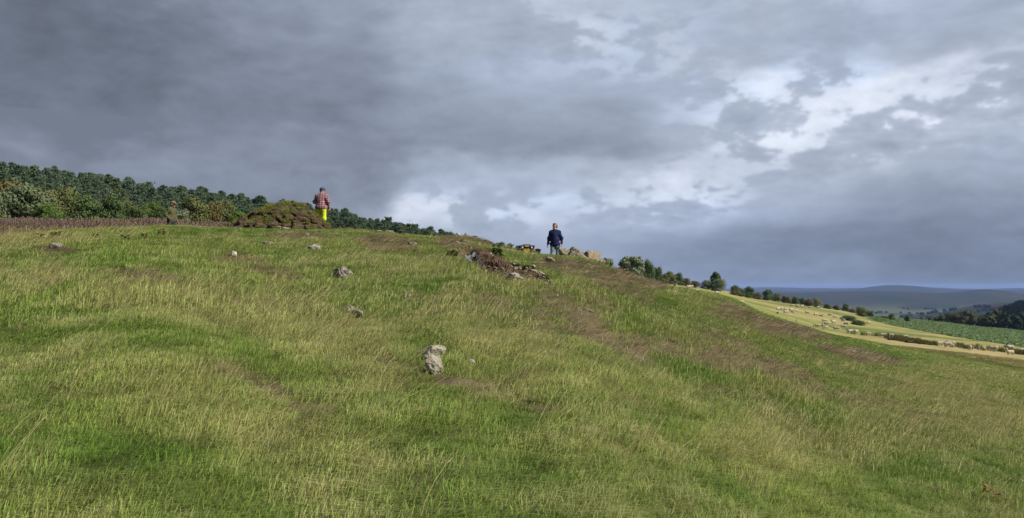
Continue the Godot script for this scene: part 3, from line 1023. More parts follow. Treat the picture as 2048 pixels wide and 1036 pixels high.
func turf_heap() -> void:
	var c := at_az(562, 36.2)
	var core := SurfaceTool.new()
	var s := icosphere(3)
	var pts := PackedVector3Array()
	for p0 in s[0]:
		var p: Vector3 = p0
		p *= 1.0 + n_fine.get_noise_3d(p.x * 2.0, p.y * 2.0, p.z * 2.0) * 0.15
		pts.append(p * Vector3(1.45, 0.72, 0.95))
	var o := part("earth_heap", mesh_of(pts, s[1], false), M.earth)
	o.position = c + Vector3(0.12, -0.02, 0)
	tag(o, "dark loose earth under the heaped turf clods", "heap")
	var kinds := []
	for k in 7:
		var size := Vector3(rng.randf_range(0.34, 0.64), rng.randf_range(0.15, 0.27), rng.randf_range(0.30, 0.46))
		kinds.append(clod_mesh(40 + k, size))
	var placed := 0
	# courses of clods from the foot of the heap to its top; [height, half width, centre shift]
	var courses := [[0.03, 1.95, -.10, 26], [0.16, 1.80, -.06, 24], [0.30, 1.60, .0, 23], [0.44, 1.30, .08, 20], [0.57, 1.10, .12, 18], [0.69, .88, .15, 15], [0.80, .66, .18, 12], [0.90, .42, .20, 8], [0.97, .16, .22, 3]]
	for q in courses:
		for k in int(q[3]):
			var a := TAU * (k + rng.randf_range(-0.3, 0.3)) / float(q[3])
			var rx: float = q[1] * rng.randf_range(0.92, 1.04)
			var rz: float = rx * 0.68
			var x: float = cos(a) * rx + q[2]
			var z := sin(a) * rz
			var node := base("turf_clod", Vector3.ZERO)
			var up := rng.randf() < 0.54
			var kind: Array = kinds[rng.randi() % kinds.size()]
			var soil := part("soil", kind[0], [M.earth, M.earth_red, M.earth_grey][rng.randi() % 3], node)
			var turf := part("turf", kind[1], M.turf, node)
			var b := Basis(Vector3.UP, rng.randf() * TAU)
			if not up:
				b = Basis(Vector3.RIGHT, PI + rng.randf_range(-0.4, 0.4)) * b
			b = Basis(Vector3(sin(a), 0, -cos(a)).normalized(), rng.randf_range(0.1, 0.75)) * b
			b = Basis(Vector3(rng.randfn(), 0, rng.randfn()).normalized(), rng.randf_range(-0.25, 0.25)) * b
			node.transform = Transform3D(b, Vector3(c.x + x, hg(c.x + x, c.z + z) + q[0] * 1.02 + rng.randf_range(-0.03, 0.05), c.z + z))
			tag(node, ("torn turf clod lying grass side up " if up else "torn turf clod lying brown soil side up ") + ("at the foot of the heap" if q[0] < 0.2 else "at the top of the heap" if q[0] > 0.75 else "midway up the heap"), "turf clod", "turf clods heaped on the crest, grass up" if up else "turf clods heaped on the crest, soil up")
			placed += 1

func stones() -> void:
	rock("low flat pale rock beside a worn brown patch below the heather", 112, 493, 27, 8, .7, 0, 1)
	rock("long flat grey rock flush with the grass downhill of the turf heap", 535, 486, 32, 6, .6, 2, 2)
	rock("paler half of the split lichen-covered rock in the grass", 632, 496, 22, 14, .7, 22, 3, M.stone_pale)
	rock("darker half of the split lichen-covered rock in the grass", 617, 498, 17, 9, .7, 15, 4)
	rock("small jagged white rock on a worn brown patch", 468, 510, 13, 10, .8, 0, 5, M.stone_white)
	rock("large dark grey rock with white lichen blotches, alone in the grass", 681, 548, 41, 20, .7, 14, 6, M.stone_dark)
	rock("rounded pale grey rock with cracks, alone among dry stalks", 709, 626, 35, 22, .7, 16, 7)
	rock("small grey rock half sunk among tall dry stalks", 818, 589, 14, 9, .8, 10, 8)
	rock("upper lobe of the knobbly S-shaped rock beside the worn strip", 863, 708, 44, 25, .6, -4, 9, M.stone_pale, "rock", "", 0.2)
	rock("thin mossy fin jutting from the top of the S-shaped rock", 846, 703, 28, 9, .5, -6, 19, M.stone, "rock", "", 0.1)
	rock("lower lobe of the knobbly S-shaped rock beside the worn strip", 872, 736, 42, 30, .6, 22, 10, M.stone_pale, "rock", "", 0.4)
	rock("small bone-white stone in the grass near the S-shaped rock", 942, 724, 15, 7, .6, 18, 11, M.stone_white)
	rock("flat grey slab tilted in the turf between bucket and excavation", 825, 489, 18, 8, .7, 20, 12)
	rock("pale tan stone on the crest beside the black bucket", 757, 463, 14, 5, .7, 8, 13, M.stone_warm, "rock", "", 0.0, .3, 33.0)
	rock("low grey stone on the crest next to the black bucket", 776, 463, 18, 7, .7, 4, 14, null, "rock", "", 0.0, .3, 33.0)
	rock("cream coloured stone at the foot of the turf heap", 556, 458, 9, 7, .8, 5, 15, M.stone_warm, "rock", "", 0.0, .2, 33.2)
	rock("pale flat stone at the foot of the turf heap", 568, 459, 13, 5, .8, 5, 16, M.stone_pale, "rock", "", 0.0, .2, 33.2)
	rock("tiny white stone on the worn grass below the turf heap", 615, 470, 7, 5, .8, 15, 17, M.stone_white)
	rock("bright white flat rock above the excavation cut", 918, 471, 15, 7, .6, 20, 18, M.stone_white, "rock", "", 0.0, .3, 30.0)
	rock("round pale boulder on the crest above the excavation", 931, 474, 12, 11, .8, 15, 20, M.stone_pale, "rock", "", 0.0, .3, 30.0)
	rock("broad flat whitish rock on the grass below the excavation", 1024, 555, 38, 12, .6, -8, 21, M.stone_pale)
	rock("bent tan slab in the turf between toolbox and boulder pile", 1099, 521, 22, 12, .7, 20, 22, M.stone_warm)
	# boulder pile on the crest
	var g := "boulders piled on the crest"
	var r0 := 29.6
	rock("low pale slab at the end of the boulder pile nearest the navy-jacketed man", 1131, 511, 30, 15, .8, 6, 30, M.stone_warm, "rock", g, 0.3, .3, r0 + 0.5)
	rock("rounded grey boulder at the foot of the boulder pile", 1149, 519, 25, 17, .8, 10, 31, M.stone, "rock", g, 0.2, .25, r0 - 0.2)
	var slab := rock("long slanting slab leaning across the boulder pile, dark underneath", 1162, 516, 44, 17, .5, 36, 32, M.stone_warm, "rock", g, 0.1, .0, r0)
	slab.position.y -= 0.03
	rock("big blocky boulder standing highest in the boulder pile", 1184, 513, 36, 30, .9, 4, 33, M.stone_warm, "rock", g, 0.5, .25, r0 + 0.6)
	rock("squat stone wedged behind the slanting slab", 1166, 508, 20, 14, .8, 0, 34, M.stone, "rock", g, 0.9, .2, r0 + 0.7)
	rock("grey stone at the downhill end of the boulder pile", 1203, 523, 14, 12, .8, 20, 35, M.stone, "rock", g, 0.3, .3, r0 + 0.7)
	rock("cream cobble in front of the boulder pile", 1177, 531, 9, 8, .9, 10, 36, M.stone_warm)
	rock("small flat grey stone on the turf before the boulder pile", 1147, 528, 9, 5, .8, 0, 37)
	rock("thin white stone on the worn ground below the boulder pile", 1173, 545, 5, 5, .5, 40, 38, M.stone_white)
	rock("pale flat stone at the tip of the big worn brown patch", 1177, 621, 25, 7, .5, 28, 39, M.stone_pale)
	rock("white stone on the worn patch of the lower flank", 1708, 705, 9, 6, .7, 30, 40, M.stone_white)
	rock("dark grey stone on the broad worn patch of the lower flank", 1545, 716, 9, 4, .7, 10, 41, M.stone_dark)
	var small := [[1024, 600], [1115, 591], [1113, 580], [1152, 597], [1125, 519], [1135, 572], [1180, 633], [1311, 687], [1352, 705], [1433, 708], [1484, 792], [1425, 820], [1400, 865], [788, 541], [228, 483], [420, 477], [1765, 732], [1658, 787], [715, 524], [750, 570], [968, 591], [1024, 603], [1120, 775], [1087, 548], [1075, 575], [1132, 528], [1150, 556], [1166, 575], [1210, 590], [1382, 846], [1820, 860], [630, 700], [450, 690]]
	for k in small.size():
		rock("pebble-sized pale stone lying loose in the grass of the mound", small[k][0], small[k][1], rng.randf_range(3.5, 6.5), rng.randf_range(2.2, 4), .8, 10, 700 + k, [M.stone_pale, M.stone_white, M.stone_warm][k % 3], "pebble", "loose pebbles in the grass", rng.randf() * 3.0, 0.1)
	var dung := [[385, 737, 12, 7], [448, 743, 9, 5], [198, 1021, 26, 12], [361, 1024, 15, 14], [1420, 955, 10, 5], [1385, 952, 7, 5], [930, 803, 16, 6], [612, 708, 9, 5]]
	for k in dung.size():
		var e: Array = dung[k]
		var o := rock("dark crumbly molehill soil in the grass", e[0], e[1], e[2], e[3], .8, 0, 800 + k, M.earth_dark, "molehill", "dark molehills in the grass", 0.0, 0.5)
		tag(o, "", "molehill")

# ---------------------------------------------------------------- plants and trees
func tube(st: SurfaceTool, a: Vector3, b: Vector3, ra: float, rb: float, col: Color, n := 6) -> void:
	var d := (b - a).normalized()
	var s := d.cross(Vector3.FORWARD if absf(d.z) < 0.9 else Vector3.RIGHT).normalized()
	var t := d.cross(s)
	for k in n:
		var p := cos(TAU * k / n) * s + sin(TAU * k / n) * t
		var q := cos(TAU * (k + 1) / n) * s + sin(TAU * (k + 1) / n) * t
		for e in [[a + p * ra, p], [b + p * rb, p], [a + q * ra, q], [a + q * ra, q], [b + p * rb, p], [b + q * rb, q]]:
			st.set_normal(e[1]); st.set_color(col); st.add_vertex(e[0])

func pine_meshes(seed_: int, h: float, w: float) -> Array:
	var g := RandomNumberGenerator.new()
	g.seed = seed_
	var tr := SurfaceTool.new()
	tr.begin(Mesh.PRIMITIVE_TRIANGLES)
	var bark := Color(0.13, 0.085, 0.06)
	var sway := Vector3(g.randfn() * 0.12, 0, g.randfn() * 0.12)
	tube(tr, Vector3(0, -0.4, 0), Vector3(0, h * 0.5, 0) + sway, h * 0.02, h * 0.013, bark)
	tube(tr, Vector3(0, h * 0.5, 0) + sway, Vector3(0, h * 0.97, 0) + sway * 1.5, h * 0.013, h * 0.003, bark)
	var st := SurfaceTool.new()
	st.begin(Mesh.PRIMITIVE_TRIANGLES)
	var y := h * 0.10
	while y < h * 0.97:
		var f := y / h
		var rad := w * 0.5 * pow(1.0 - f, 0.62) * (0.72 + 0.28 * smoothstep(0.05, 0.3, f))
		var nb := int(lerpf(11.0, 5.0, f))
		for k in nb:
			var a := TAU * (k + g.randf()) / nb
			var L := rad * g.randf_range(0.6, 1.15) + 0.12
			var root := Vector3(0, y + g.randf_range(-0.1, 0.1) * h * 0.08, 0) + sway * f * 1.5
			var dir := Vector3(cos(a), g.randf_range(0.12, 0.5), sin(a))
			var tip := root + dir * L
			tube(tr, root, tip, h * 0.004, h * 0.0015, bark, 3)
			var nc := maxi(5, int(L * 8.0))
			for q in nc:
				var along := lerpf(0.25, 1.05, (q + g.randf()) / nc)
				var c := root + dir * L * along + Vector3(g.randfn(), g.randfn() * 0.5, g.randfn()) * 0.09 * w * 0.5
				for e in 5:
					var d := (dir * 0.6 + Vector3(g.randfn(), g.randfn() + 0.75, g.randfn()) * 0.75).normalized()
					var s := d.cross(Vector3(g.randfn(), g.randfn(), g.randfn())).normalized()
					var len := g.randf_range(0.24, 0.44) * (0.6 + w * 0.14)
					tri(st, c - s * 0.075 * w * 0.35, c + d * len, c + s * 0.075 * w * 0.35, Color.WHITE)
		y += h * 0.062
	# leader
	for e in 10:
		var d := Vector3(g.randfn() * 0.35, 1.0, g.randfn() * 0.35).normalized()
		var s := d.cross(Vector3(g.randfn(), 0, g.randfn())).normalized()
		var c := Vector3(0, h * g.randf_range(0.9, 0.97), 0) + sway * 1.5
		tri(st, c - s * 0.06, c + d * 0.45, c + s * 0.06, Color(1, 1, 1))
	return [tr.commit(), st.commit()]

func broad_meshes(seed_: int, h: float, w: float, lobes: int, leaf: float, low := 0.12, count := 1500) -> Array:
	var g := RandomNumberGenerator.new()
	g.seed = seed_
	var tr := SurfaceTool.new()
	tr.begin(Mesh.PRIMITIVE_TRIANGLES)
	var bark := Color(0.10, 0.08, 0.06)
	tube(tr, Vector3(0, -0.5, 0), Vector3(g.randfn() * 0.1, h * 0.45, 0), h * 0.028, h * 0.018, bark)
	var st := SurfaceTool.new()
	st.begin(Mesh.PRIMITIVE_TRIANGLES)
	var total := 0.0
	var ls := []
	for k in lobes:
		var f := lerpf(low, 0.86, (k + g.randf()) / lobes)
		var reach := w * 0.5 * sqrt(maxf(0.05, 1.0 - pow((f - 0.42) / 0.58, 2.0))) * 0.72
		var a := g.randf() * TAU
		var d := sqrt(g.randf()) * reach
		var r := w * g.randf_range(0.16, 0.27)
		ls.append([Vector3(cos(a) * d, f * h, sin(a) * d), r])
		total += r * r
		tube(tr, Vector3(0, h * 0.3 * f + 0.2, 0), ls[-1][0], h * 0.010, h * 0.003, bark, 4)
	for q in ls:
		var n := int(count * q[1] * q[1] / total)
		for k in n:
			var d := Vector3(g.randfn(), g.randfn(), g.randfn()).normalized()
			var p: Vector3 = q[0] + d * q[1] * pow(g.randf(), 0.33) * Vector3(1.05, 0.82, 1.05) * g.randf_range(0.85, 1.12)
			if p.y < 0.0:
				p.y = g.randf() * 0.2 * h
			var s := (d.cross(Vector3(g.randfn(), g.randfn(), g.randfn()))).normalized()
			var t := (d * g.randf_range(-0.3, 0.6) + s.cross(d) + Vector3(0.25, 0.1, 0)).normalized()
			var l := leaf * g.randf_range(0.6, 1.4)
			tri(st, p - s * l * 0.5, p + t * l, p + s * l * 0.5, Color.WHITE)
			tri(st, p - s * l * 0.5, p + s * l * 0.5, p - t * l * 0.7, Color.WHITE)
	return [tr.commit(), st.commit()]

func tree(called: String, at: Vector3, meshes: Array, leafm: Material, turn: float, s: Vector3, label: String, category: String, group: String, sink := 0.1) -> Node3D:
	var o := base(called, at - Vector3(0, sink, 0), turn)
	o.scale = s
	part("trunk", meshes[0], M.bark, o)
	part("crown", meshes[1], leafm, o)
	tag(o, label, category, group)
	return o

func leafmat(c: Color, back := 0.35) -> StandardMaterial3D:
	var m := vmat(0.75, 0.25, back)
	m.albedo_color = c.linear_to_srgb()
	return m

func woods() -> void:
	var g := RandomNumberGenerator.new()
	g.seed = 91
	var pines := []
	for k in 6:
		pines.append(pine_meshes(20 + k, 7.0, 3.6 + 0.25 * k))
	var tones := [leafmat(Color(0.080, 0.128, 0.082)), leafmat(Color(0.100, 0.152, 0.104)), leafmat(Color(0.066, 0.105, 0.062)), leafmat(Color(0.11, 0.145, 0.072)), leafmat(Color(0.118, 0.165, 0.118))]
	var n := 0
	# plantation pines: rows climbing the slope behind the heather
	var spots := []
	for row in 24:
		var r := 97.0 * pow(1.044, row)
		var az := -33.5 + g.randf()
		while az < 1.2:
			var u := u_of(deg_to_rad(az))
			var a2 := deg_to_rad(az + g.randf_range(-0.4, 0.4))
			var rr := r * g.randf_range(0.965, 1.035)
			az += rad_to_deg(lerpf(1.7, 2.9, smoothstep(96.0, 215.0, r)) / r) * g.randf_range(0.75, 1.35)
			if u < 560.0 and rr < 106.0 or u > 560.0 and rr < 120.0 + (u - 560.0) * 0.05:
				continue
			if u > 1030.0:
				continue
			spots.append([a2, rr, u])
	# front rows show whole trees, further rows only their tops: keep the 300 that show, thin the rest into a mass
	var back_x := []
	var back_c := PackedColorArray()
	spots.sort_custom(func(a, b): return a[1] < b[1])
	var keep := 300.0 / spots.size()
	for q in spots:
		var x: float = sin(q[0]) * q[1]
		var z: float = -cos(q[0]) * q[1]
		var s := Vector3.ONE * g.randf_range(0.82, 1.12) * (1.0 if q[2] < 700.0 else 0.92) * lerpf(0.38, 1.0, smoothstep(96.0, 215.0, q[1]))
		s.x *= g.randf_range(0.9, 1.15)
		s.z = s.x
		if n < 300 and g.randf() < keep * 1.05:
			n += 1
			var ti := g.randi() % 5
			tree("pine_tree", Vector3(x, hg(x, z), z), pines[g.randi() % 6], tones[ti], g.randf() * TAU, s,
				["blue-green", "pale blue-green", "dark green", "yellowish green", "silvery green"][ti] + (" small pine in the lowest rows of the plantation behind the heather" if q[1] < 125.0 else " pine midway up the plantation slope behind the heather" if q[1] < 185.0 else " pine on the skyline of the plantation behind the heather"),
				"pine tree", "plantation pines behind the heather")
		else:
			back_x.append(Transform3D(Basis(Vector3.UP, g.randf() * TAU).scaled(s), Vector3(x, hg(x, z) - 0.1, z)))
			back_c.append(Color(0.085, 0.132, 0.085))
	print("pines ", n, " mass ", back_x.size())
	if back_x:
		scatter("pine_wood", "mass of blue-green pines filling the plantation between the nearer trees", "wood", pines[2][1], vmat(0.75, 0.25, 0.35), back_x, back_c)
	# bushes and small broadleaves along the edge of the plantation: column, distance, height, width, tone, label
	var olive := leafmat(Color(0.10, 0.118, 0.045))
	var silver := leafmat(Color(0.10, 0.13, 0.07))
	var dark := leafmat(Color(0.066, 0.105, 0.038))
	var gorse := leafmat(Color(0.075, 0.125, 0.03))
	var pale := leafmat(Color(0.15, 0.185, 0.11))
	var rust := leafmat(Color(0.115, 0.10, 0.04))
	var bm := []
	for k in 5:
		bm.append(broad_meshes(60 + k, 4.0, 4.6, 24, 0.16, 0.08, 5200))
	var edge := [
		[42, 84, 3.6, 4.8, silver, "broad silvery green willow bush at the end of the heather strip"], [-30, 80, 3.4, 3.6, silver, "silvery green bush at the edge of the plantation, partly out of frame"], [102, 80, 1.9, 2.6, gorse, "low rounded bright green bush in front of the willow"],
		[118, 102, 4.3, 4.2, olive, "olive green tree standing behind the low bright bush"], [20, 104, 4.7, 5.0, rust, "olive brown tree behind the silvery willow bush"], [75, 98, 3.8, 4.0, olive, "olive tree between the willow and the larger olive tree"], [172, 94, 3.1, 3.7, dark, "dark rounded bush standing alone above the heather"], [145, 100, 3.3, 3.2, olive, "olive bush beside the dark rounded bush"],
		[273, 88, 2.0, 2.0, dark, "small dark bush rising out of the heather"], [305, 92, 2.5, 2.4, gorse, "green bush in the heather behind the flat-capped man"], [322, 90, 2.0, 1.8, dark, "dark green bush close behind the flat-capped man"], [388, 74, 2.6, 2.9, olive, "olive bush just beyond the crest beside the flat-capped man"], [362, 68, 1.4, 1.7, pale, "low pale twiggy bush beside the flat-capped man"],
		[420, 82, 2.6, 2.6, rust, "brownish green bush between the flat-capped man and the turf heap"], [452, 86, 2.8, 2.6, olive, "olive bush close to the end of the turf heap"], [475, 84, 1.9, 2.2, gorse, "low green bush behind the end of the turf heap"], [225, 98, 3.4, 3.2, dark, "dark green bush at the plantation edge above the brown heather bank"], [250, 99, 3.0, 2.4, olive, "olive shrub at the plantation edge above the heather bank"]]
	for k in edge.size():
		var e: Array = edge[k]
		tree("bush" if float(e[2]) < 3.7 else "broadleaf_tree", at_az(e[0], e[1]), bm[k % 5], e[4], g.randf() * TAU, Vector3(float(e[3]) / 4.6, float(e[2]) / 4.0, float(e[3]) / 4.6), e[5], "bush" if float(e[2]) < 3.7 else "tree", "")
	# trees along the far edge of the sheep pasture
	var pop := []
	for k in 2:
		pop.append(broad_meshes(80 + k, 9.5, 4.6, 46, 0.42, 0.05, 4200))
	var far_leaf := leafmat(Color(0.15, 0.185, 0.10))
	var row := [
		[1215, 262, 9.4, 3.6, far_leaf, 1, "slim pale green tree just beyond the boulder pile"], [1251, 268, 9.6, 4.4, far_leaf, 1, "tall pale green tree, darker twin of a pair past the boulder pile"], [1272, 262, 9.2, 4.8, pale, 1, "tall pale green tree, lighter twin of a pair past the boulder pile"], [1235, 270, 5.6, 3.6, olive, 0, "low olive bush between the slim tree and the tall pair"],
		[1297, 285, 7.8, 4.4, dark, 0, "dark pointed tree next to the tall pale pair"], [1315, 290, 5.6, 4.0, dark, 0, "dark bush at the foot of the pointed tree"], [1328, 300, 3.8, 4.0, olive, 0, "low bush where the hedge of the pasture begins"], [1343, 320, 4.8, 5.2, olive, 0, "rounded green bush in the pasture hedge"], [1357, 322, 4.4, 4.6, dark, 0, "dark round bush in the pasture hedge"],
		[1372, 335, 3.2, 5.0, rust, 0, "low brownish stretch of the pasture hedge"], [1390, 350, 2.8, 5.0, rust, 0, "low brown bush before the round grey-green bushes"], [1412, 362, 3.8, 5.4, silver, 0, "smaller round grey-green bush beside the lone tree"], [1432, 372, 8.8, 5.0, dark, 1, "lone dark tree standing clear above the pasture hedge"], [1439, 360, 5.6, 6.8, pale, 0, "large round grey-green bush in front of the lone dark tree"],
		[1470, 385, 4.4, 5.6, olive, 0, "olive bush beyond the large grey-green bush"], [1482, 390, 3.4, 4.6, dark, 0, "dark low bush in the pasture hedge"], [1497, 395, 5.0, 5.0, dark, 0, "dark bush with a notched top in the pasture hedge"], [1513, 400, 3.0, 5.0, rust, 0, "low brown hedge bush next to the notched bush"], [1535, 410, 5.0, 6.4, dark, 0, "wide dark tree midway down the pasture hedge"], [1552, 415, 3.8, 5.0, olive, 0, "olive hedge bush behind the group of sheep"],
		[1572, 420, 3.6, 5.0, rust, 0, "brownish hedge bush behind the group of sheep"], [1588, 425, 3.6, 5.0, dark, 0, "dark hedge bush behind the group of sheep"], [1604, 430, 3.6, 4.4, dark, 0, "dark hedge bush next to the grey-green end bush"], [1618, 430, 3.4, 4.4, rust, 0, "brown hedge bush before the grey-green end bush"], [1634, 432, 4.6, 5.6, pale, 0, "grey-green bush near the end of the pasture hedge"], [1655, 440, 2.4, 4.6, olive, 0, "low scrub past the grey-green end bush"],
		[1672, 445, 2.4, 4.0, rust, 0, "low brown scrub along the pasture edge"], [1690, 450, 3.8, 3.6, dark, 0, "small upright dark bush near the crop field corner"], [1704, 450, 2.2, 4.0, rust, 0, "low brown scrub near the crop field corner"], [1722, 430, 4.4, 6.8, olive, 0, "rounded olive bush at the corner of the crop field"], [1738, 440, 3.4, 4.0, dark, 0, "dark bush at the corner of the crop field"],
		[1695, 330, 1.8, 6.0, dark, 0, "low dark scrub sloping into the pasture by the crop field"], [1714, 300, 1.8, 6.0, dark, 0, "dark mound of scrub inside the pasture corner"], [1782, 470, 3.6, 4.0, dark, 0, "dark bush alone on the far edge of the crop field"], [1813, 475, 3.8, 3.2, dark, 0, "small pointed bush on the far edge of the crop field"], [1770, 480, 2.2, 6.0, rust, 0, "low scrub on the far edge of the crop field"]]
	for e in row:
		var p := at_az(e[0], e[1])
		var mesh: Array = pop[g.randi() % 2] if int(e[5]) == 1 else bm[g.randi() % 5]
		var hh := 9.5 if int(e[5]) == 1 else 4.0
		tree("hedge_tree" if float(e[2]) > 4.9 else "hedge_bush", p, mesh, e[4], g.randf() * TAU, Vector3(float(e[3]) / 4.6, float(e[2]) / hh, float(e[3]) / 4.6), e[6], "tree" if float(e[2]) > 4.9 else "bush", "")
	# mixed wood below the crop field, tree by tree
	var wm := []
	for k in 4:
		wm.append(broad_meshes(120 + k, 13.0, 9.0, 15, 0.85, 0.12, 1300))
	var wt := [leafmat(Color(0.10, 0.10, 0.04)), leafmat(Color(0.075, 0.085, 0.032)), leafmat(Color(0.055, 0.075, 0.03)), leafmat(Color(0.125, 0.115, 0.055)), leafmat(Color(0.035, 0.06, 0.028))]
	var names := ["olive brown broadleaf tree in the wood below the crop field", "olive green broadleaf tree in the wood below the crop field", "green broadleaf tree in the wood below the crop field", "tawny broadleaf tree in the wood below the crop field", "dark green tree in the wood below the crop field"]
	for rw in 5:
		var u := 1828.0 + rw * 12.0 + g.randf() * 8.0
		while u < 2160.0:
			var near_r := lerpf(690.0, 640.0, clampf((u - 1840.0) / 208.0, 0.0, 1.0))
			var p := at_az(u, near_r + rw * 42.0 + g.randf_range(-14, 14))
			var ti := g.randi() % 5 if u < 2000.0 or g.randf() < 0.3 else 4
			var sc := g.randf_range(0.75, 1.12) * lerpf(0.62, 1.0, clampf((u - 1830.0) / 110.0, 0.0, 1.0))
			tree("woodland_tree", p, wm[g.randi() % 4], wt[ti], g.randf() * TAU, Vector3(sc, sc * g.randf_range(0.85, 1.15), sc), names[ti], "tree", "trees of the wood below the crop field", 0.5)
			u += g.randf_range(9.0, 15.0)
	# far wooded ridge: one mass
	var rx := []
	var rcol := PackedColorArray()
	for k in 900:
		var az := g.randf_range(az_of(1955), az_of(2330))
		var r := g.randf_range(1050.0, 1420.0)
		var x := sin(az) * r
		var z := -cos(az) * r
		rx.append(Transform3D(Basis(Vector3.UP, g.randf() * TAU).scaled(Vector3.ONE * g.randf_range(0.8, 1.2)), Vector3(x, hg(x, z) - 1.0, z)))
		rcol.append(Color(0.030, 0.050, 0.026) * g.randf_range(0.8, 1.3))
	scatter("forest", "dark conifer forest covering the ridge beyond the mixed wood", "forest", pine_meshes(150, 14.0, 8.0)[1], vmat(0.8, 0.2, 0.2), rx, rcol)
	# tree belts and woods on the valley floor and slopes
	var vx := []
	var vc := PackedColorArray()
	for k in 9000:
		var az := g.randf_range(az_of(1450), az_of(2300))
		var r := 2300.0 * pow(2.2, g.randf())
		var x := sin(az) * r
		var z := -cos(az) * r
		var a := n_big.get_noise_2d(x * 2.4 + 900.0, z * 0.9)
		if absf(a + 0.2) > 0.05:
			continue
		vx.append(Transform3D(Basis(Vector3.UP, g.randf() * TAU).scaled(Vector3(1.3, 0.8, 1.3)), Vector3(x, hg(x, z) - 1.0, z)))
		vc.append(Color(0.032, 0.045, 0.026) * g.randf_range(0.8, 1.3))
	scatter("valley_woods", "dark tree belts between the fields on the valley floor", "woods", broad_meshes(170, 13.0, 12.0, 8, 2.6, 0.1, 260)[1], vmat(0.85, 0.2, 0.2), vx, vc)

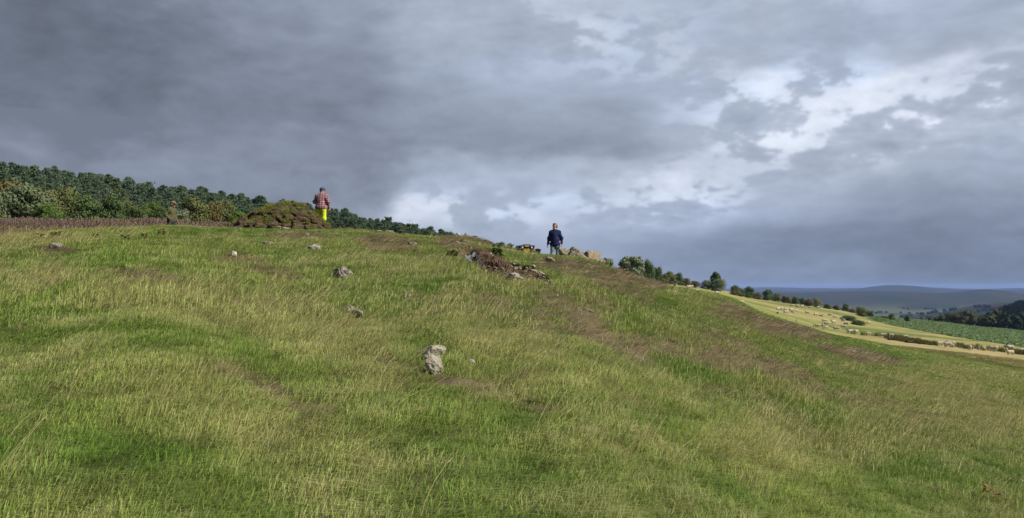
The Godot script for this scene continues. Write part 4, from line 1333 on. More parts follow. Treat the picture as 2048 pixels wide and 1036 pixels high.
func low_plants() -> void:
	var g := RandomNumberGenerator.new()
	g.seed = 55
	# heather strip
	var hx := [[], []]
	var hc := [PackedColorArray(), PackedColorArray()]
	for k in 19000:
		var az := deg_to_rad(g.randf_range(-36.0, -7.0))
		var r := sqrt(lerpf(50.0 * 50.0, 102.0 * 102.0, g.randf()))
		var x := sin(az) * r
		var z := -cos(az) * r
		var nb := n_mid.get_noise_2d(x * 0.5, z * 0.5)
		var s := g.randf_range(0.7, 1.2) * (1.0 + nb * 0.9)
		hx[k % 2].append(Transform3D(Basis(Vector3.UP, g.randf() * TAU).scaled(Vector3(s * 1.1, s, s * 1.1)), Vector3(x, hg(x, z), z)))
		var c := Color(0.095, 0.078, 0.064).lerp(Color(0.155, 0.130, 0.128), clampf(0.4 + nb * 1.5 + g.randfn() * 0.3, 0.0, 1.0))
		if g.randf() < 0.08:
			c = Color(0.15, 0.13, 0.05)
		hc[k % 2].append(c * g.randf_range(0.75, 1.2))
	for v in 2:
		scatter("heather", "brown and faded purple heather strip between mound and plantation", "heather", stems(210 + v, 60, 0.42, .14, .40, .010, 0.12, true), vmat(0.85, 0.2, 0.25), hx[v], hc[v])
	# rushes along the fence
	var rx := []
	var rc := PackedColorArray()
	for e in [[1778, 1868, 0, 0, 210], [1905, 1975, 0, 0, 35], [1985, 2130, 0, 0, 120], [1690, 1775, 0, 0, 14]]:
		for k in int(e[4]):
			var u := lerpf(e[0], e[1], (g.randf() + g.randf()) * 0.62 - 0.12)
			var fr := fence_r(u)
			var p := at_az(u, fr + 1.0 + pow(g.randf(), 1.5) * 14.0 + 5.0 * n_mid.get_noise_1d(u * 0.4))
			rx.append(Transform3D(Basis(Vector3.UP, g.randf() * TAU).scaled(Vector3.ONE * g.randf_range(0.5, 1.1)), p))
			rc.append(Color(0.14, 0.13, 0.055).lerp(Color(0.075, 0.085, 0.03), g.randf()) * g.randf_range(0.7, 1.2))
	scatter("rushes", "dark green and brown rushes growing along the pasture fence", "rushes", stems(230, 34, 0.5, .35, .9, .022, 0.15, false), vmat(0.85, 0.2, 0.3), rx, rc)
	# leafy crop
	var cx := [[], []]
	var cc := [PackedColorArray(), PackedColorArray()]
	for k in 42000:
		var az := g.randf_range(az_of(1715), az_of(2200))
		var r := sqrt(lerpf(220.0 * 220.0, 640.0 * 640.0, g.randf()))
		var x := sin(az) * r
		var z := -cos(az) * r
		var y := hg(x, z)
		if not Geometry2D.is_point_in_polygon(pix(Vector3(x, y, z)), CROP_POLY):
			continue
		cx[k % 2].append(Transform3D(Basis(Vector3.UP, g.randf() * TAU).scaled(Vector3.ONE * g.randf_range(0.8, 1.3)), Vector3(x, y, z)))
		var nb := n_mid.get_noise_2d(x * 0.3, z * 0.3)
		cc[k % 2].append(Color(0.15, 0.25, 0.11).lerp(Color(0.20, 0.27, 0.12), clampf(0.5 + nb * 1.4, 0.0, 1.0)) * g.randf_range(0.75, 1.2))
	for v in 2:
		scatter("root_crop", "rows of leafy green root crop in the field beyond the pasture", "crop", leaf_clump(240 + v, 26, 0.62, 0.45, 0.34), vmat(0.6, 0.35, 0.4), cx[v], cc[v])
	# nettles by the excavation
	var nm := leafmat(Color(0.055, 0.105, 0.02))
	for e in [[994, 501, 16, 22, "dark green nettle clump at the top edge of the excavation"], [904, 505, 10, 9, "small nettle tuft beside the bare soil of the excavation"], [112, 470, 12, 10, "yellow-green weed standing before the heather"]]:
		var p := hit(e[0], e[1] + float(e[3]) * 0.5, 12.0, 45.0)
		var k := px_m(p)
		var o := base("nettle_clump", p - Vector3(0, 0.03, 0))
		tag(o, e[4], "plant")
		part("leaves", leaf_clump(int(e[0]), 120, float(e[2]) * k * 0.55, float(e[3]) * k * 1.0, 0.085), nm, o)
		var st := SurfaceTool.new()
		st.begin(Mesh.PRIMITIVE_TRIANGLES)
		for q in 9:
			var a := q * 0.7
			tube(st, Vector3(0, -0.02, 0), Vector3(cos(a) * 0.12, float(e[3]) * k * 0.8, sin(a) * 0.12), 0.006, 0.003, Color(0.7, 0.8, 0.5), 4)
		part("stalks", st.commit(), nm, o)
	var pd := hit(1984, 1004)
	var dock := part("dock_plant", leaf_clump(99, 40, 0.07, 0.15, 0.05), leafmat(Color(0.19, 0.11, 0.06)))
	dock.position = pd
	tag(dock, "withered rust-red dock plant alone in the grass", "plant")
	# thistles / docks at the heather edge and sticks
	for e in [[325, 470, 14, 14], [288, 476, 10, 10], [250, 478, 12, 10], [80, 474, 14, 10], [190, 474, 10, 8]]:
		var p := hit(e[0], e[1] + 4.0, 12.0, 45.0)
		var k := px_m(p)
		var o := part("dead_thistle", leaf_clump(int(e[0]), 34, float(e[2]) * k * 0.5, float(e[3]) * k, 0.07), M.thistle)
		o.position = p
		tag(o, "withered brown thistle standing in the grass below the heather", "thistle", "withered thistles")

func leaf_clump(seed_: int, n: int, radius: float, h: float, leaf: float) -> ArrayMesh:
	var g := RandomNumberGenerator.new()
	g.seed = seed_
	var st := SurfaceTool.new()
	st.begin(Mesh.PRIMITIVE_TRIANGLES)
	for k in n:
		var a := g.randf() * TAU
		var f := g.randf()
		var d := sqrt(g.randf()) * radius * (1.0 - 0.4 * f)
		var p := Vector3(cos(a) * d, f * h, sin(a) * d)
		var out := Vector3(cos(a), g.randf_range(-0.2, 0.7), sin(a)).normalized()
		var s := out.cross(Vector3(g.randfn() * 0.4, 1, g.randfn() * 0.4)).normalized()
		var l := leaf * g.randf_range(0.7, 1.3)
		var tone := g.randf_range(0.7, 1.3)
		var c := Color(tone, tone, tone)
		tri(st, p, p + out * l * 0.5 + s * l * 0.35, p + out * l, c)
		tri(st, p, p + out * l, p + out * l * 0.5 - s * l * 0.35, c)
	return st.commit()

# ---------------------------------------------------------------- smooth bodies from tapered bones
func sdf_add(out: Array, bones: Array, cell: float, k: float) -> void:
	# out: [points, faces, colours]; each bone: a, b, ra, rb, colour
	var lo := Vector3(1e9, 1e9, 1e9)
	var hi := -lo
	for q in bones:
		var rm: float = maxf(q[2], q[3]) + k * 0.5 + cell * 2.0
		for p in [q[0], q[1]]:
			lo = lo.min(p - Vector3.ONE * rm)
			hi = hi.max(p + Vector3.ONE * rm)
	var nx := int((hi.x - lo.x) / cell) + 2
	var ny := int((hi.y - lo.y) / cell) + 2
	var nz := int((hi.z - lo.z) / cell) + 2
	var f := PackedFloat32Array()
	f.resize(nx * ny * nz)
	f.fill(1.0)
	for q in bones:
		var a: Vector3 = q[0]
		var b: Vector3 = q[1]
		var ra: float = q[2]
		var rb: float = q[3]
		var ba := b - a
		var bb := maxf(ba.length_squared(), 1e-9)
		var rm := maxf(ra, rb) + k + cell * 1.5
		var l := ((a.min(b) - Vector3.ONE * rm - lo) / cell).floor().max(Vector3.ZERO)
		var h := ((a.max(b) + Vector3.ONE * rm - lo) / cell).ceil().min(Vector3(nx - 1, ny - 1, nz - 1))
		for z in range(int(l.z), int(h.z) + 1):
			for y in range(int(l.y), int(h.y) + 1):
				var row := (z * ny + y) * nx
				for x in range(int(l.x), int(h.x) + 1):
					var pa := lo + Vector3(x, y, z) * cell - a
					var t := clampf(pa.dot(ba) / bb, 0.0, 1.0)
					var d := (pa - ba * t).length() - lerpf(ra, rb, t)
					var o := f[row + x]
					var e := absf(o - d)
					if e < k:
						f[row + x] = minf(o, d) - (k - e) * (k - e) / k * 0.25
					elif d < o:
						f[row + x] = d
	var idx := PackedInt32Array()
	idx.resize(nx * ny * nz)
	idx.fill(-1)
	var pts: PackedVector3Array = out[0]
	var faces: Array = out[1]
	var cols: PackedColorArray = out[2]
	var corner := [Vector3i(0, 0, 0), Vector3i(1, 0, 0), Vector3i(0, 1, 0), Vector3i(1, 1, 0), Vector3i(0, 0, 1), Vector3i(1, 0, 1), Vector3i(0, 1, 1), Vector3i(1, 1, 1)]
	var edges := [[0, 1], [2, 3], [4, 5], [6, 7], [0, 2], [1, 3], [4, 6], [5, 7], [0, 4], [1, 5], [2, 6], [3, 7]]
	var offs := PackedInt32Array()
	for c in corner:
		offs.append((c.z * ny + c.y) * nx + c.x)
	for z in nz - 1:
		for y in ny - 1:
			for x in nx - 1:
				var i0 := (z * ny + y) * nx + x
				var neg := 0
				for q in 8:
					if f[i0 + offs[q]] < 0.0:
						neg += 1
				if neg == 0 or neg == 8:
					continue
				var s := Vector3.ZERO
				var n := 0
				for e in edges:
					var va := f[i0 + offs[e[0]]]
					var vb := f[i0 + offs[e[1]]]
					if (va < 0.0) != (vb < 0.0):
						s += Vector3(corner[e[0]]).lerp(Vector3(corner[e[1]]), va / (va - vb))
						n += 1
				var p := lo + (Vector3(x, y, z) + s / n) * cell
				idx[i0] = pts.size()
				pts.append(p)
				var best := 1e9
				var col := Color.WHITE
				for q in bones:
					var ba: Vector3 = q[1] - q[0]
					var t := clampf((p - q[0]).dot(ba) / maxf(ba.length_squared(), 1e-9), 0.0, 1.0)
					var d: float = (p - q[0] - ba * t).length() - lerpf(q[2], q[3], t)
					if d < best:
						best = d
						col = q[4]
				cols.append(col)
	var sx := 1
	var sy := nx
	var sz := nx * ny
	for z in range(1, nz - 1):
		for y in range(1, ny - 1):
			for x in range(1, nx - 1):
				var i0 := (z * ny + y) * nx + x
				var a := f[i0] < 0.0
				for ax in 3:
					var st: int = [sx, sy, sz][ax]
					if (f[i0 + st] < 0.0) == a:
						continue
					var u: int = [sy, sz, sx][ax]
					var v: int = [sz, sx, sy][ax]
					var q := [idx[i0 - u - v], idx[i0 - v], idx[i0], idx[i0 - u]]
					if q.min() < 0:
						continue
					if a:
						faces.append([q[0], q[1], q[2]]); faces.append([q[0], q[2], q[3]])
					else:
						faces.append([q[0], q[2], q[1]]); faces.append([q[0], q[3], q[2]])
	out[0] = pts
	out[2] = cols

func sdf_mesh(groups: Array) -> ArrayMesh:   # groups of [bones, cell, k]
	var out := [PackedVector3Array(), [], PackedColorArray()]
	for q in groups:
		sdf_add(out, q[0], q[1], q[2])
	return mesh_of(out[0], out[1], true, out[2])

func ellipsoids(list: Array, level := 2) -> ArrayMesh:   # [centre, half size, basis]
	var s := icosphere(level)
	var pts := PackedVector3Array()
	var faces := []
	for e in list:
		var o := pts.size()
		for p in s[0]:
			pts.append((e[2] as Basis) * (p * e[1]) + e[0])
		for f in s[1]:
			faces.append([f[0] + o, f[1] + o, f[2] + o])
	return mesh_of(pts, faces, true)

func rounded_box(size: Vector3, b: float) -> ArrayMesh:
	var s := icosphere(2)
	var pts := PackedVector3Array()
	for p in s[0]:
		pts.append(Vector3(signf(p.x + 1e-6), signf(p.y + 1e-6), signf(p.z + 1e-6)) * (size / 2 - Vector3.ONE * b) + p * b)
	return mesh_of(pts, s[1], false)

# ---------------------------------------------------------------- people
func person(at: Vector3, turn: float, tall: float, pose: Dictionary) -> Node3D:
	var o := base("person", at, turn)
	o.scale = Vector3.ONE * tall / 1.78
	var skin := Color(0.29, 0.155, 0.105)
	var lean: float = pose.get("lean", 0.0)
	var L := func(y: float) -> Vector3: return Vector3(0, y, lean * maxf(0.0, y - 0.9))   # point on the spine
	var sh: Vector3 = L.call(1.44)
	var hipy := 0.93
	var arms := []
	for s in [-1, 1]:
		var key := "arm_neg" if s < 0 else "arm_pos"
		var a: Array = pose[key]   # elbow and wrist offsets from the shoulder
		var S: Vector3 = sh + Vector3(s * 0.17, 0, 0)
		arms.append([S, S + a[0], S + a[1], s])
	var legs := []
	for s in [-1, 1]:
		var st: Vector3 = pose.get("step_neg" if s < 0 else "step_pos", Vector3(s * 0.11, 0, 0))
		var hip := Vector3(s * 0.095, hipy, 0)
		var ank := Vector3(st.x, 0.085, st.z)
		var knee: Vector3 = hip.lerp(ank, 0.5) + Vector3(0, 0, 0.035)
		legs.append([hip, knee, ank, s])
	# body: skin, one continuous figure
	var head: Vector3 = L.call(1.655) + Vector3(0, 0, 0.03 + pose.get("head_fwd", 0.0)) + Vector3(0, -pose.get("head_fwd", 0.0) * 0.5, 0)
	var hb := Basis(Vector3.UP, pose.get("head_yaw", 0.0)) * Basis(Vector3.RIGHT, pose.get("head_nod", 0.0))
	var bones := [[L.call(1.0), L.call(1.3), 0.11, 0.12, skin], [L.call(1.3), L.call(1.5), 0.11, 0.06, skin], [L.call(1.46), head + hb * Vector3(0, -0.06, -0.01), 0.058, 0.056, skin], [L.call(1.0), Vector3(0, 0.92, 0), 0.11, 0.11, skin]]
	for a in arms:
		bones.append([a[0], a[1], 0.05, 0.042, skin]); bones.append([a[1], a[2], 0.042, 0.028, skin]); bones.append([sh, a[0], 0.07, 0.055, skin])
	for l in legs:
		bones.append([l[0], l[1], 0.085, 0.055, skin]); bones.append([l[1], l[2], 0.052, 0.04, skin]); bones.append([l[2], l[2] + Vector3(0, -0.04, 0.12), 0.04, 0.03, skin])
	var H := func(x: float, y: float, z: float) -> Vector3: return head + hb * Vector3(x, y, z)
	var face := [[H.call(0, 0.035, -0.02), H.call(0, 0.03, 0.01), 0.088, 0.086, skin], [H.call(0, -0.01, 0.03), H.call(0, -0.085, 0.05), 0.066, 0.042, skin], [H.call(0, 0.0, 0.088), H.call(0, -0.032, 0.108), 0.012, 0.018, skin * 1.1],
		[H.call(-0.03, 0.035, 0.075), H.call(0.03, 0.035, 0.075), 0.02, 0.02, skin], [H.call(0, -0.04, 0.0), H.call(0, -0.12, -0.02), 0.06, 0.057, skin]]
	for s in [-1, 1]:
		face.append([H.call(s * 0.088, 0.015, -0.01), H.call(s * 0.086, -0.025, -0.005), 0.016, 0.012, skin])
		face.append([H.call(s * 0.032, 0.012, 0.086), H.call(s * 0.034, 0.012, 0.086), 0.011, 0.011, Color(0.03, 0.025, 0.02)])
		face.append([H.call(s * 0.045, -0.03, 0.05), H.call(s * 0.04, -0.035, 0.055), 0.03, 0.03, skin * 1.05])
	face.append([H.call(-0.02, -0.062, 0.088), H.call(0.02, -0.062, 0.088), 0.008, 0.008, Color(0.28, 0.12, 0.10)])
	if pose.has("beard"):
		face.append([H.call(-0.03, -0.085, 0.06), H.call(0.03, -0.085, 0.06), 0.034, 0.034, pose.beard])
	var groups := [[bones, 0.02, 0.05], [face, 0.008, 0.02]]
	for a in arms:
		if pose.get("pocket_" + ("neg" if a[3] < 0 else "pos"), false):
			continue
		var d: Vector3 = (a[2] - a[1]).normalized()
		var across := Vector3(0, 0, 1)     # finger spread
		var inward := Vector3(-a[3], 0, 0)
		var w: Vector3 = a[2]
		var hs := [[w - d * 0.03, w + d * 0.03, 0.028, 0.03, skin], [w + d * 0.03 - across * 0.022, w + d * 0.09 - across * 0.028, 0.02, 0.016, skin], [w + d * 0.03 + across * 0.022, w + d * 0.09 + across * 0.028, 0.02, 0.016, skin], [w + d * 0.03, w + d * 0.095, 0.02, 0.016, skin]]
		for q in 4:
			var b0: Vector3 = w + d * 0.088 + across * (q - 1.5) * 0.021
			var ln: float = [0.030, 0.038, 0.042, 0.036][q]
			var b1: Vector3 = b0 + (d + inward * 0.35).normalized() * ln
			var b2: Vector3 = b1 + (d * 0.6 + inward * 0.8).normalized() * ln * 0.85
			hs.append([b0, b1, 0.0095, 0.009, skin]); hs.append([b1, b2, 0.009, 0.008, skin])
		var t0: Vector3 = w + d * 0.03 + across * 0.028
		hs.append([t0, t0 + (d * 0.5 + across * 0.8 + inward * 0.3).normalized() * 0.04, 0.013, 0.011, skin])
		hs.append([t0 + (d * 0.5 + across * 0.8 + inward * 0.3).normalized() * 0.04, t0 + (d + across * 0.6 + inward * 0.6).normalized() * 0.07, 0.011, 0.009, skin])
		groups.append([hs, 0.006, 0.008])
	part("body", sdf_mesh(groups), M.skin, o)
	# coat or shirt
	var hem: float = pose.hem
	var W := Color.WHITE
	var coat := [[L.call(1.36) + Vector3(-0.10, 0, 0), L.call(1.36) + Vector3(0.10, 0, 0), 0.118, 0.118, W], [L.call(1.36), L.call(1.10) + Vector3(0, 0, 0.02), 0.122, 0.132, W], [L.call(1.12) + Vector3(-0.075, 0, 0.01), L.call(1.12) + Vector3(0.075, 0, 0.01), 0.12, 0.12, W],
		[Vector3(-0.085, hem + 0.05, 0.0), Vector3(0.085, hem + 0.05, 0.0), pose.hem_r, pose.hem_r, W], [L.call(1.1), Vector3(0, hem + 0.06, 0), 0.125, pose.hem_r, W], [L.call(1.47) + Vector3(-0.05, 0, -0.015), L.call(1.47) + Vector3(0.05, 0, -0.015), 0.072, 0.072, W], [L.call(1.50), L.call(1.535) + Vector3(0, 0, -0.005), 0.07, 0.064, W]]
	for a in arms:
		coat.append([a[0] + Vector3(0, -0.015, 0), a[1], 0.07, 0.056, W]); coat.append([a[1], a[2] - (a[2] - a[1]).normalized() * 0.02, 0.057, 0.044, W]); coat.append([sh + Vector3(0, -0.02, 0), a[0] + Vector3(0, -0.015, 0), 0.08, 0.07, W])
		# folds at the elbow and round the sleeve
		coat.append([a[1] + Vector3(a[3] * 0.01, 0.03, -0.02), a[1] + Vector3(a[3] * 0.01, 0.035, 0.03), 0.055, 0.05, W])
	for q in 5:
		var y := 1.0 + q * 0.075
		coat.append([L.call(y) + Vector3(-0.1 + 0.05 * (q % 3), 0, 0.12), L.call(y + 0.05) + Vector3(0.02 + 0.05 * (q % 2), 0, 0.125), 0.03, 0.022, W])
		coat.append([L.call(y) + Vector3(0.1 - 0.05 * (q % 3), 0, -0.12), L.call(y + 0.06) + Vector3(-0.03 - 0.04 * (q % 2), 0, -0.12), 0.03, 0.022, W])
	part(pose.top_name, sdf_mesh([[coat, 0.02, 0.055]]), pose.top, o)
	var tr := [[Vector3(-0.085, 0.95, 0), Vector3(0.085, 0.95, 0), 0.10, 0.10, W], [Vector3(-0.08, 0.87, -0.01), Vector3(0.08, 0.87, -0.01), 0.105, 0.105, W]]
	for l in legs:
		tr.append([l[0] + Vector3(0, -0.02, 0), l[1], 0.098, 0.078, W]); tr.append([l[1], l[2] + Vector3(0, 0.02, -0.005), 0.078, 0.07, W])
		tr.append([l[1] + Vector3(-0.03, -0.02, -0.05), l[1] + Vector3(0.03, 0.0, -0.05), 0.04, 0.04, W]); tr.append([l[2] + Vector3(-0.02, 0.05, 0.03), l[2] + Vector3(0.02, 0.06, 0.03), 0.055, 0.05, W])
	part("trousers", sdf_mesh([[tr, 0.02, 0.04]]), pose.legs, o)
	for l in legs:
		part("boot", sdf_mesh([[[[l[2] + Vector3(0, 0.05, -0.01), l[2] + Vector3(0, -0.025, -0.02), 0.058, 0.056, W], [l[2] + Vector3(0, -0.035, -0.01), l[2] + Vector3(l[3] * 0.02, -0.045, 0.15), 0.05, 0.04, W]], 0.015, 0.02]]), M.boot, o)
	# headgear and hair
	if pose.has("hair"):
		var hair := [[H.call(0, 0.055, -0.02), H.call(0, 0.05, -0.035), 0.088, 0.09, W], [H.call(-0.06, 0.02, -0.04), H.call(0.06, 0.02, -0.04), 0.05, 0.05, W], [H.call(-0.05, -0.04, -0.06), H.call(0.05, -0.04, -0.06), 0.035, 0.035, W], [H.call(-0.045, 0.10, 0.035), H.call(0.045, 0.10, 0.035), 0.028, 0.028, W]]
		part("hair", sdf_mesh([[hair, 0.01, 0.03]]), pose.hair, o)
	if pose.has("flat_cap"):
		part("flat_cap", ellipsoids([[H.call(0, 0.085, -0.01), Vector3(0.112, 0.05, 0.135), hb * Basis(Vector3.RIGHT, 0.12)], [H.call(0, 0.06, 0.115), Vector3(0.085, 0.014, 0.075), hb * Basis(Vector3.RIGHT, 0.25)], [H.call(0, 0.06, -0.01), Vector3(0.098, 0.035, 0.11), hb]]), pose.flat_cap, o)
	if pose.has("beanie"):
		part("woolly_hat", ellipsoids([[H.call(0, 0.075, -0.015), Vector3(0.112, 0.088, 0.118), hb], [H.call(0, 0.03, -0.02), Vector3(0.108, 0.05, 0.116), hb]]), pose.beanie, o)
	if pose.has("collar"):
		part("collar", sdf_mesh([[[[L.call(1.515) + Vector3(-0.06, 0, 0.02), L.call(1.53) + Vector3(-0.05, 0.0, -0.05), 0.026, 0.026, W], [L.call(1.53) + Vector3(-0.05, 0, -0.05), L.call(1.53) + Vector3(0.05, 0, -0.05), 0.026, 0.026, W], [L.call(1.53) + Vector3(0.05, 0, -0.05), L.call(1.515) + Vector3(0.06, 0, 0.02), 0.026, 0.026, W]], 0.012, 0.01]]), pose.collar, o)
	return o

func plaid() -> StandardMaterial3D:
	var im := Image.create_empty(64, 64, false, Image.FORMAT_RGB8)
	for y in 64:
		for x in 64:
			var c := Color(0.25, 0.10, 0.11)
			var a := fposmod(x, 32.0) < 13.0
			var b := fposmod(y, 32.0) < 13.0
			if a and b:
				c = Color(0.04, 0.04, 0.07)
			elif a or b:
				c = Color(0.12, 0.06, 0.08)
			if fposmod(x, 32.0) in [22.0, 23.0] or fposmod(y, 32.0) in [22.0, 23.0]:
				c = c.lerp(Color(0.75, 0.62, 0.60), 0.55)
			im.set_pixel(x, y, c.linear_to_srgb())
	var m := StandardMaterial3D.new()
	m.albedo_texture = ImageTexture.create_from_image(im)
	m.uv1_triplanar = true
	m.uv1_scale = Vector3.ONE * 5.6
	m.roughness = 0.95
	m.metallic_specular = 0.15
	return m

func stand(u: float, v_top: float, tall: float, r0: float) -> Vector3:   # where a person of that height, whose head shows at that pixel, stands on the ground
	var s := slope_of(u, v_top)
	var r := r0
	while r < 60.0:
		var p := at_az(u, r)
		if EYE + s * r - p.y >= tall:
			return p
		r += 0.1
	return at_az(u, r0)

func people() -> void:
	var hang := [Vector3(0.07, -0.28, -0.02), Vector3(0.09, -0.53, 0.05)]
	# man in checked shirt behind the turf heap, back to the camera, looking down
	var p := stand(641, 373.0, 1.80, 36.9)
	var h := 1.78
	var o := person(p, PI - 0.12, h, {
		"lean": 0.10, "head_nod": 0.45, "head_fwd": 0.05, "head_yaw": 0.15, "hem": 0.90, "hem_r": 0.142, "top_name": "checked_shirt", "top": plaid(), "legs": M.hivis, "beanie": M.cap_blue,
		"arm_neg": [Vector3(-0.09, -0.28, -0.05), Vector3(-0.10, -0.52, 0.06)], "arm_pos": [Vector3(0.10, -0.26, 0.04), Vector3(0.02, -0.36, 0.26)], "step_neg": Vector3(-0.13, 0, -0.05), "step_pos": Vector3(0.13, 0, 0.08)})
	o.scale *= Vector3(1.13, 1.0, 1.08)
	tag(o, "person in red checked shirt, yellow trousers and blue hat standing behind the turf heap", "person")
	# man in a dark blue jacket beside the boulders
	p = stand(1110, 446.0, 1.76, 30.0)
	h = 1.76
	o = person(p, -0.12, h, {
		"lean": -0.02, "head_nod": 0.12, "head_yaw": -0.62, "hem": 0.88, "hem_r": 0.128, "top_name": "jacket", "top": M.navy, "collar": M.navy, "legs": M.denim, "hair": M.hair_grey, "beard": Color(0.36, 0.27, 0.23),
		"arm_neg": [Vector3(-0.08, -0.28, -0.03), Vector3(-0.12, -0.52, 0.05)], "arm_pos": [Vector3(0.10, -0.28, -0.02), Vector3(0.11, -0.51, 0.08)], "step_neg": Vector3(-0.12, 0, 0.06), "step_pos": Vector3(0.14, 0, -0.02)})
	tag(o, "person in navy jacket and pale jeans standing between toolbox and boulder pile", "person")
	# man in a flat cap beyond the crest, walking across
	p = stand(341, 402.0, 1.70, 31.0)
	h = 1.70
	o = person(p, PI / 2 - 0.35, h, {
		"lean": 0.04, "head_nod": 0.16, "head_yaw": 0.1, "head_fwd": 0.03, "hem": 0.93, "hem_r": 0.135, "top_name": "coat", "top": M.olive_coat, "collar": M.olive_coat, "legs": M.dark_cloth, "hair": M.hair_grey, "flat_cap": M.tweed,
		"arm_neg": [Vector3(-0.10, -0.27, -0.10), Vector3(-0.05, -0.45, 0.10)], "arm_pos": [Vector3(0.09, -0.27, -0.04), Vector3(0.10, -0.52, 0.08)], "pocket_neg": true, "step_neg": Vector3(-0.10, 0, -0.16), "step_pos": Vector3(0.10, 0, 0.18)})
	tag(o, "person in olive coat and flat cap walking in front of the plantation", "person")

# ---------------------------------------------------------------- tools
func toolboxes() -> void:
	var p := at_az(1053, 29.2)
	clear_round(p, 0.55, 0.25)
	clear_round(p * 0.982, 0.6, 0.45)
	var o := base("toolbox", p, 0.12)
	tag(o, "black toolbox with yellow label and two silver latches on the crest", "toolbox")
	var add := func(called: String, mesh: Mesh, m: Material, at: Vector3, par: Node) -> MeshInstance3D:
		var q := part(called, mesh, m, par)
		q.position = at
		return q
	add.call("case", rounded_box(Vector3(0.50, 0.19, 0.26), 0.02), M.black, Vector3(0, 0.085, 0), o)
	var lid: MeshInstance3D = add.call("lid", rounded_box(Vector3(0.52, 0.075, 0.28), 0.02), M.black, Vector3(0, 0.222, 0), o)
	add.call("badge", rounded_box(Vector3(0.12, 0.03, 0.012), 0.004), M.yellow, Vector3(0, 0.005, 0.141), lid)
	for s in [-1, 1]:
		var l: MeshInstance3D = add.call("latch", rounded_box(Vector3(0.07, 0.10, 0.025), 0.008), M.black, Vector3(s * 0.155, 0.185, 0.142), o)
		add.call("latch_plate", rounded_box(Vector3(0.055, 0.06, 0.012), 0.005), M.silver, Vector3(0, 0.0, 0.016), l)
	var lab: MeshInstance3D = add.call("label_plate", rounded_box(Vector3(0.19, 0.085, 0.010), 0.004), M.yellow, Vector3(-0.01, 0.088, 0.133), o)
	add.call("label_print", rounded_box(Vector3(0.10, 0.022, 0.004), 0.0015), M.print, Vector3(0.01, 0.012, 0.006), lab)
	var hs := SurfaceTool.new()
	hs.begin(Mesh.PRIMITIVE_TRIANGLES)
	tube(hs, Vector3(-0.13, 0, 0), Vector3(-0.11, 0.03, 0), 0.012, 0.012, Color.WHITE, 8)
	tube(hs, Vector3(-0.11, 0.03, 0), Vector3(0.11, 0.03, 0), 0.012, 0.012, Color.WHITE, 8)
	tube(hs, Vector3(0.11, 0.03, 0), Vector3(0.13, 0, 0), 0.012, 0.012, Color.WHITE, 8)
	add.call("handle", hs.commit(), M.black, Vector3(0, 0.255, 0), o)
	# small tote beside it
	var p2 := at_az(1076, 28.9)
	var t := base("tool_tote", p2, -0.1)
	tag(t, "small black storage box with yellow lid beside the toolbox", "storage box")
	add.call("case", rounded_box(Vector3(0.145, 0.17, 0.17), 0.012), M.black, Vector3(0, 0.08, 0), t)
	add.call("lid", rounded_box(Vector3(0.12, 0.03, 0.14), 0.01), M.yellow, Vector3(0, 0.18, 0), t)
	add.call("rim", rounded_box(Vector3(0.17, 0.03, 0.19), 0.01), M.black, Vector3(0, 0.155, 0), t)
	for s in [-1, 1]:
		add.call("clip", rounded_box(Vector3(0.014, 0.06, 0.05), 0.004), M.black, Vector3(s * 0.085, 0.13, 0), t)
	# coil of strap between the two
	var p3 := at_az(1067, 28.95)
	var c := SurfaceTool.new()
	c.begin(Mesh.PRIMITIVE_TRIANGLES)
	for k in 14:
		var a := TAU * k / 14.0
		var b := TAU * (k + 1) / 14.0
		tube(c, Vector3(cos(a) * 0.05, 0.05 + sin(a) * 0.045, 0.02 * sin(a * 2.0)), Vector3(cos(b) * 0.05, 0.05 + sin(b) * 0.045, 0.02 * sin(b * 2.0)), 0.014, 0.014, Color.WHITE, 6)
	var strap := part("tool_strap", c.commit(), M.black)
	strap.position = p3
	tag(strap, "black strap lying between the toolbox and the small storage box", "strap")
	# bucket
	var pb := at_az(804, 32.6)
	clear_round(pb * 0.985, 0.2, 0.5)
	var bk := base("bucket", pb - Vector3(0, 0.02, 0))
	tag(bk, "black rubber bucket with two handles standing on the crest", "bucket")
	var st := SurfaceTool.new()
	st.begin(Mesh.PRIMITIVE_TRIANGLES)
	tube(st, Vector3.ZERO, Vector3(0, 0.16, 0), 0.105, 0.135, Color.WHITE, 20)
	tube(st, Vector3(0, 0.012, 0), Vector3(0, 0.16, 0), 0.098, 0.127, Color.WHITE, 20)
	tube(st, Vector3(0, 0.01, 0), Vector3(0, 0.012, 0), 0.104, 0.001, Color.WHITE, 20)
	part("shell", st.commit(), M.black, bk)
	var rim := TorusMesh.new()
	rim.inner_radius = 0.126; rim.outer_radius = 0.142; rim.rings = 24; rim.ring_segments = 8
	var rn := part("rim", rim, M.black, bk)
	rn.position.y = 0.16
	for s in [-1, 1]:
		var h := SurfaceTool.new()
		h.begin(Mesh.PRIMITIVE_TRIANGLES)
		for k in 6:
			var a := PI * k / 6.0
			var b := PI * (k + 1) / 6.0
			tube(h, Vector3(s * 0.135, 0.155 + sin(a) * 0.045, cos(a) * 0.05), Vector3(s * 0.135, 0.155 + sin(b) * 0.045, cos(b) * 0.05), 0.010, 0.010, Color.WHITE, 6)
		part("handle", h.commit(), M.black, bk)
	var ph := at_az(813, 32.4)
	var hd := SurfaceTool.new()
	hd.begin(Mesh.PRIMITIVE_TRIANGLES)
	tube(hd, Vector3(-0.06, 0.055, 0), Vector3(0.09, 0.035, 0), 0.015, 0.013, Color.WHITE, 8)
	tube(hd, Vector3(0.09, 0.035, 0), Vector3(0.10, 0.034, 0), 0.013, 0.002, Color.WHITE, 8)
	var hd_o := part("trowel_handle", hd.commit(), M.yellow)
	hd_o.position = ph
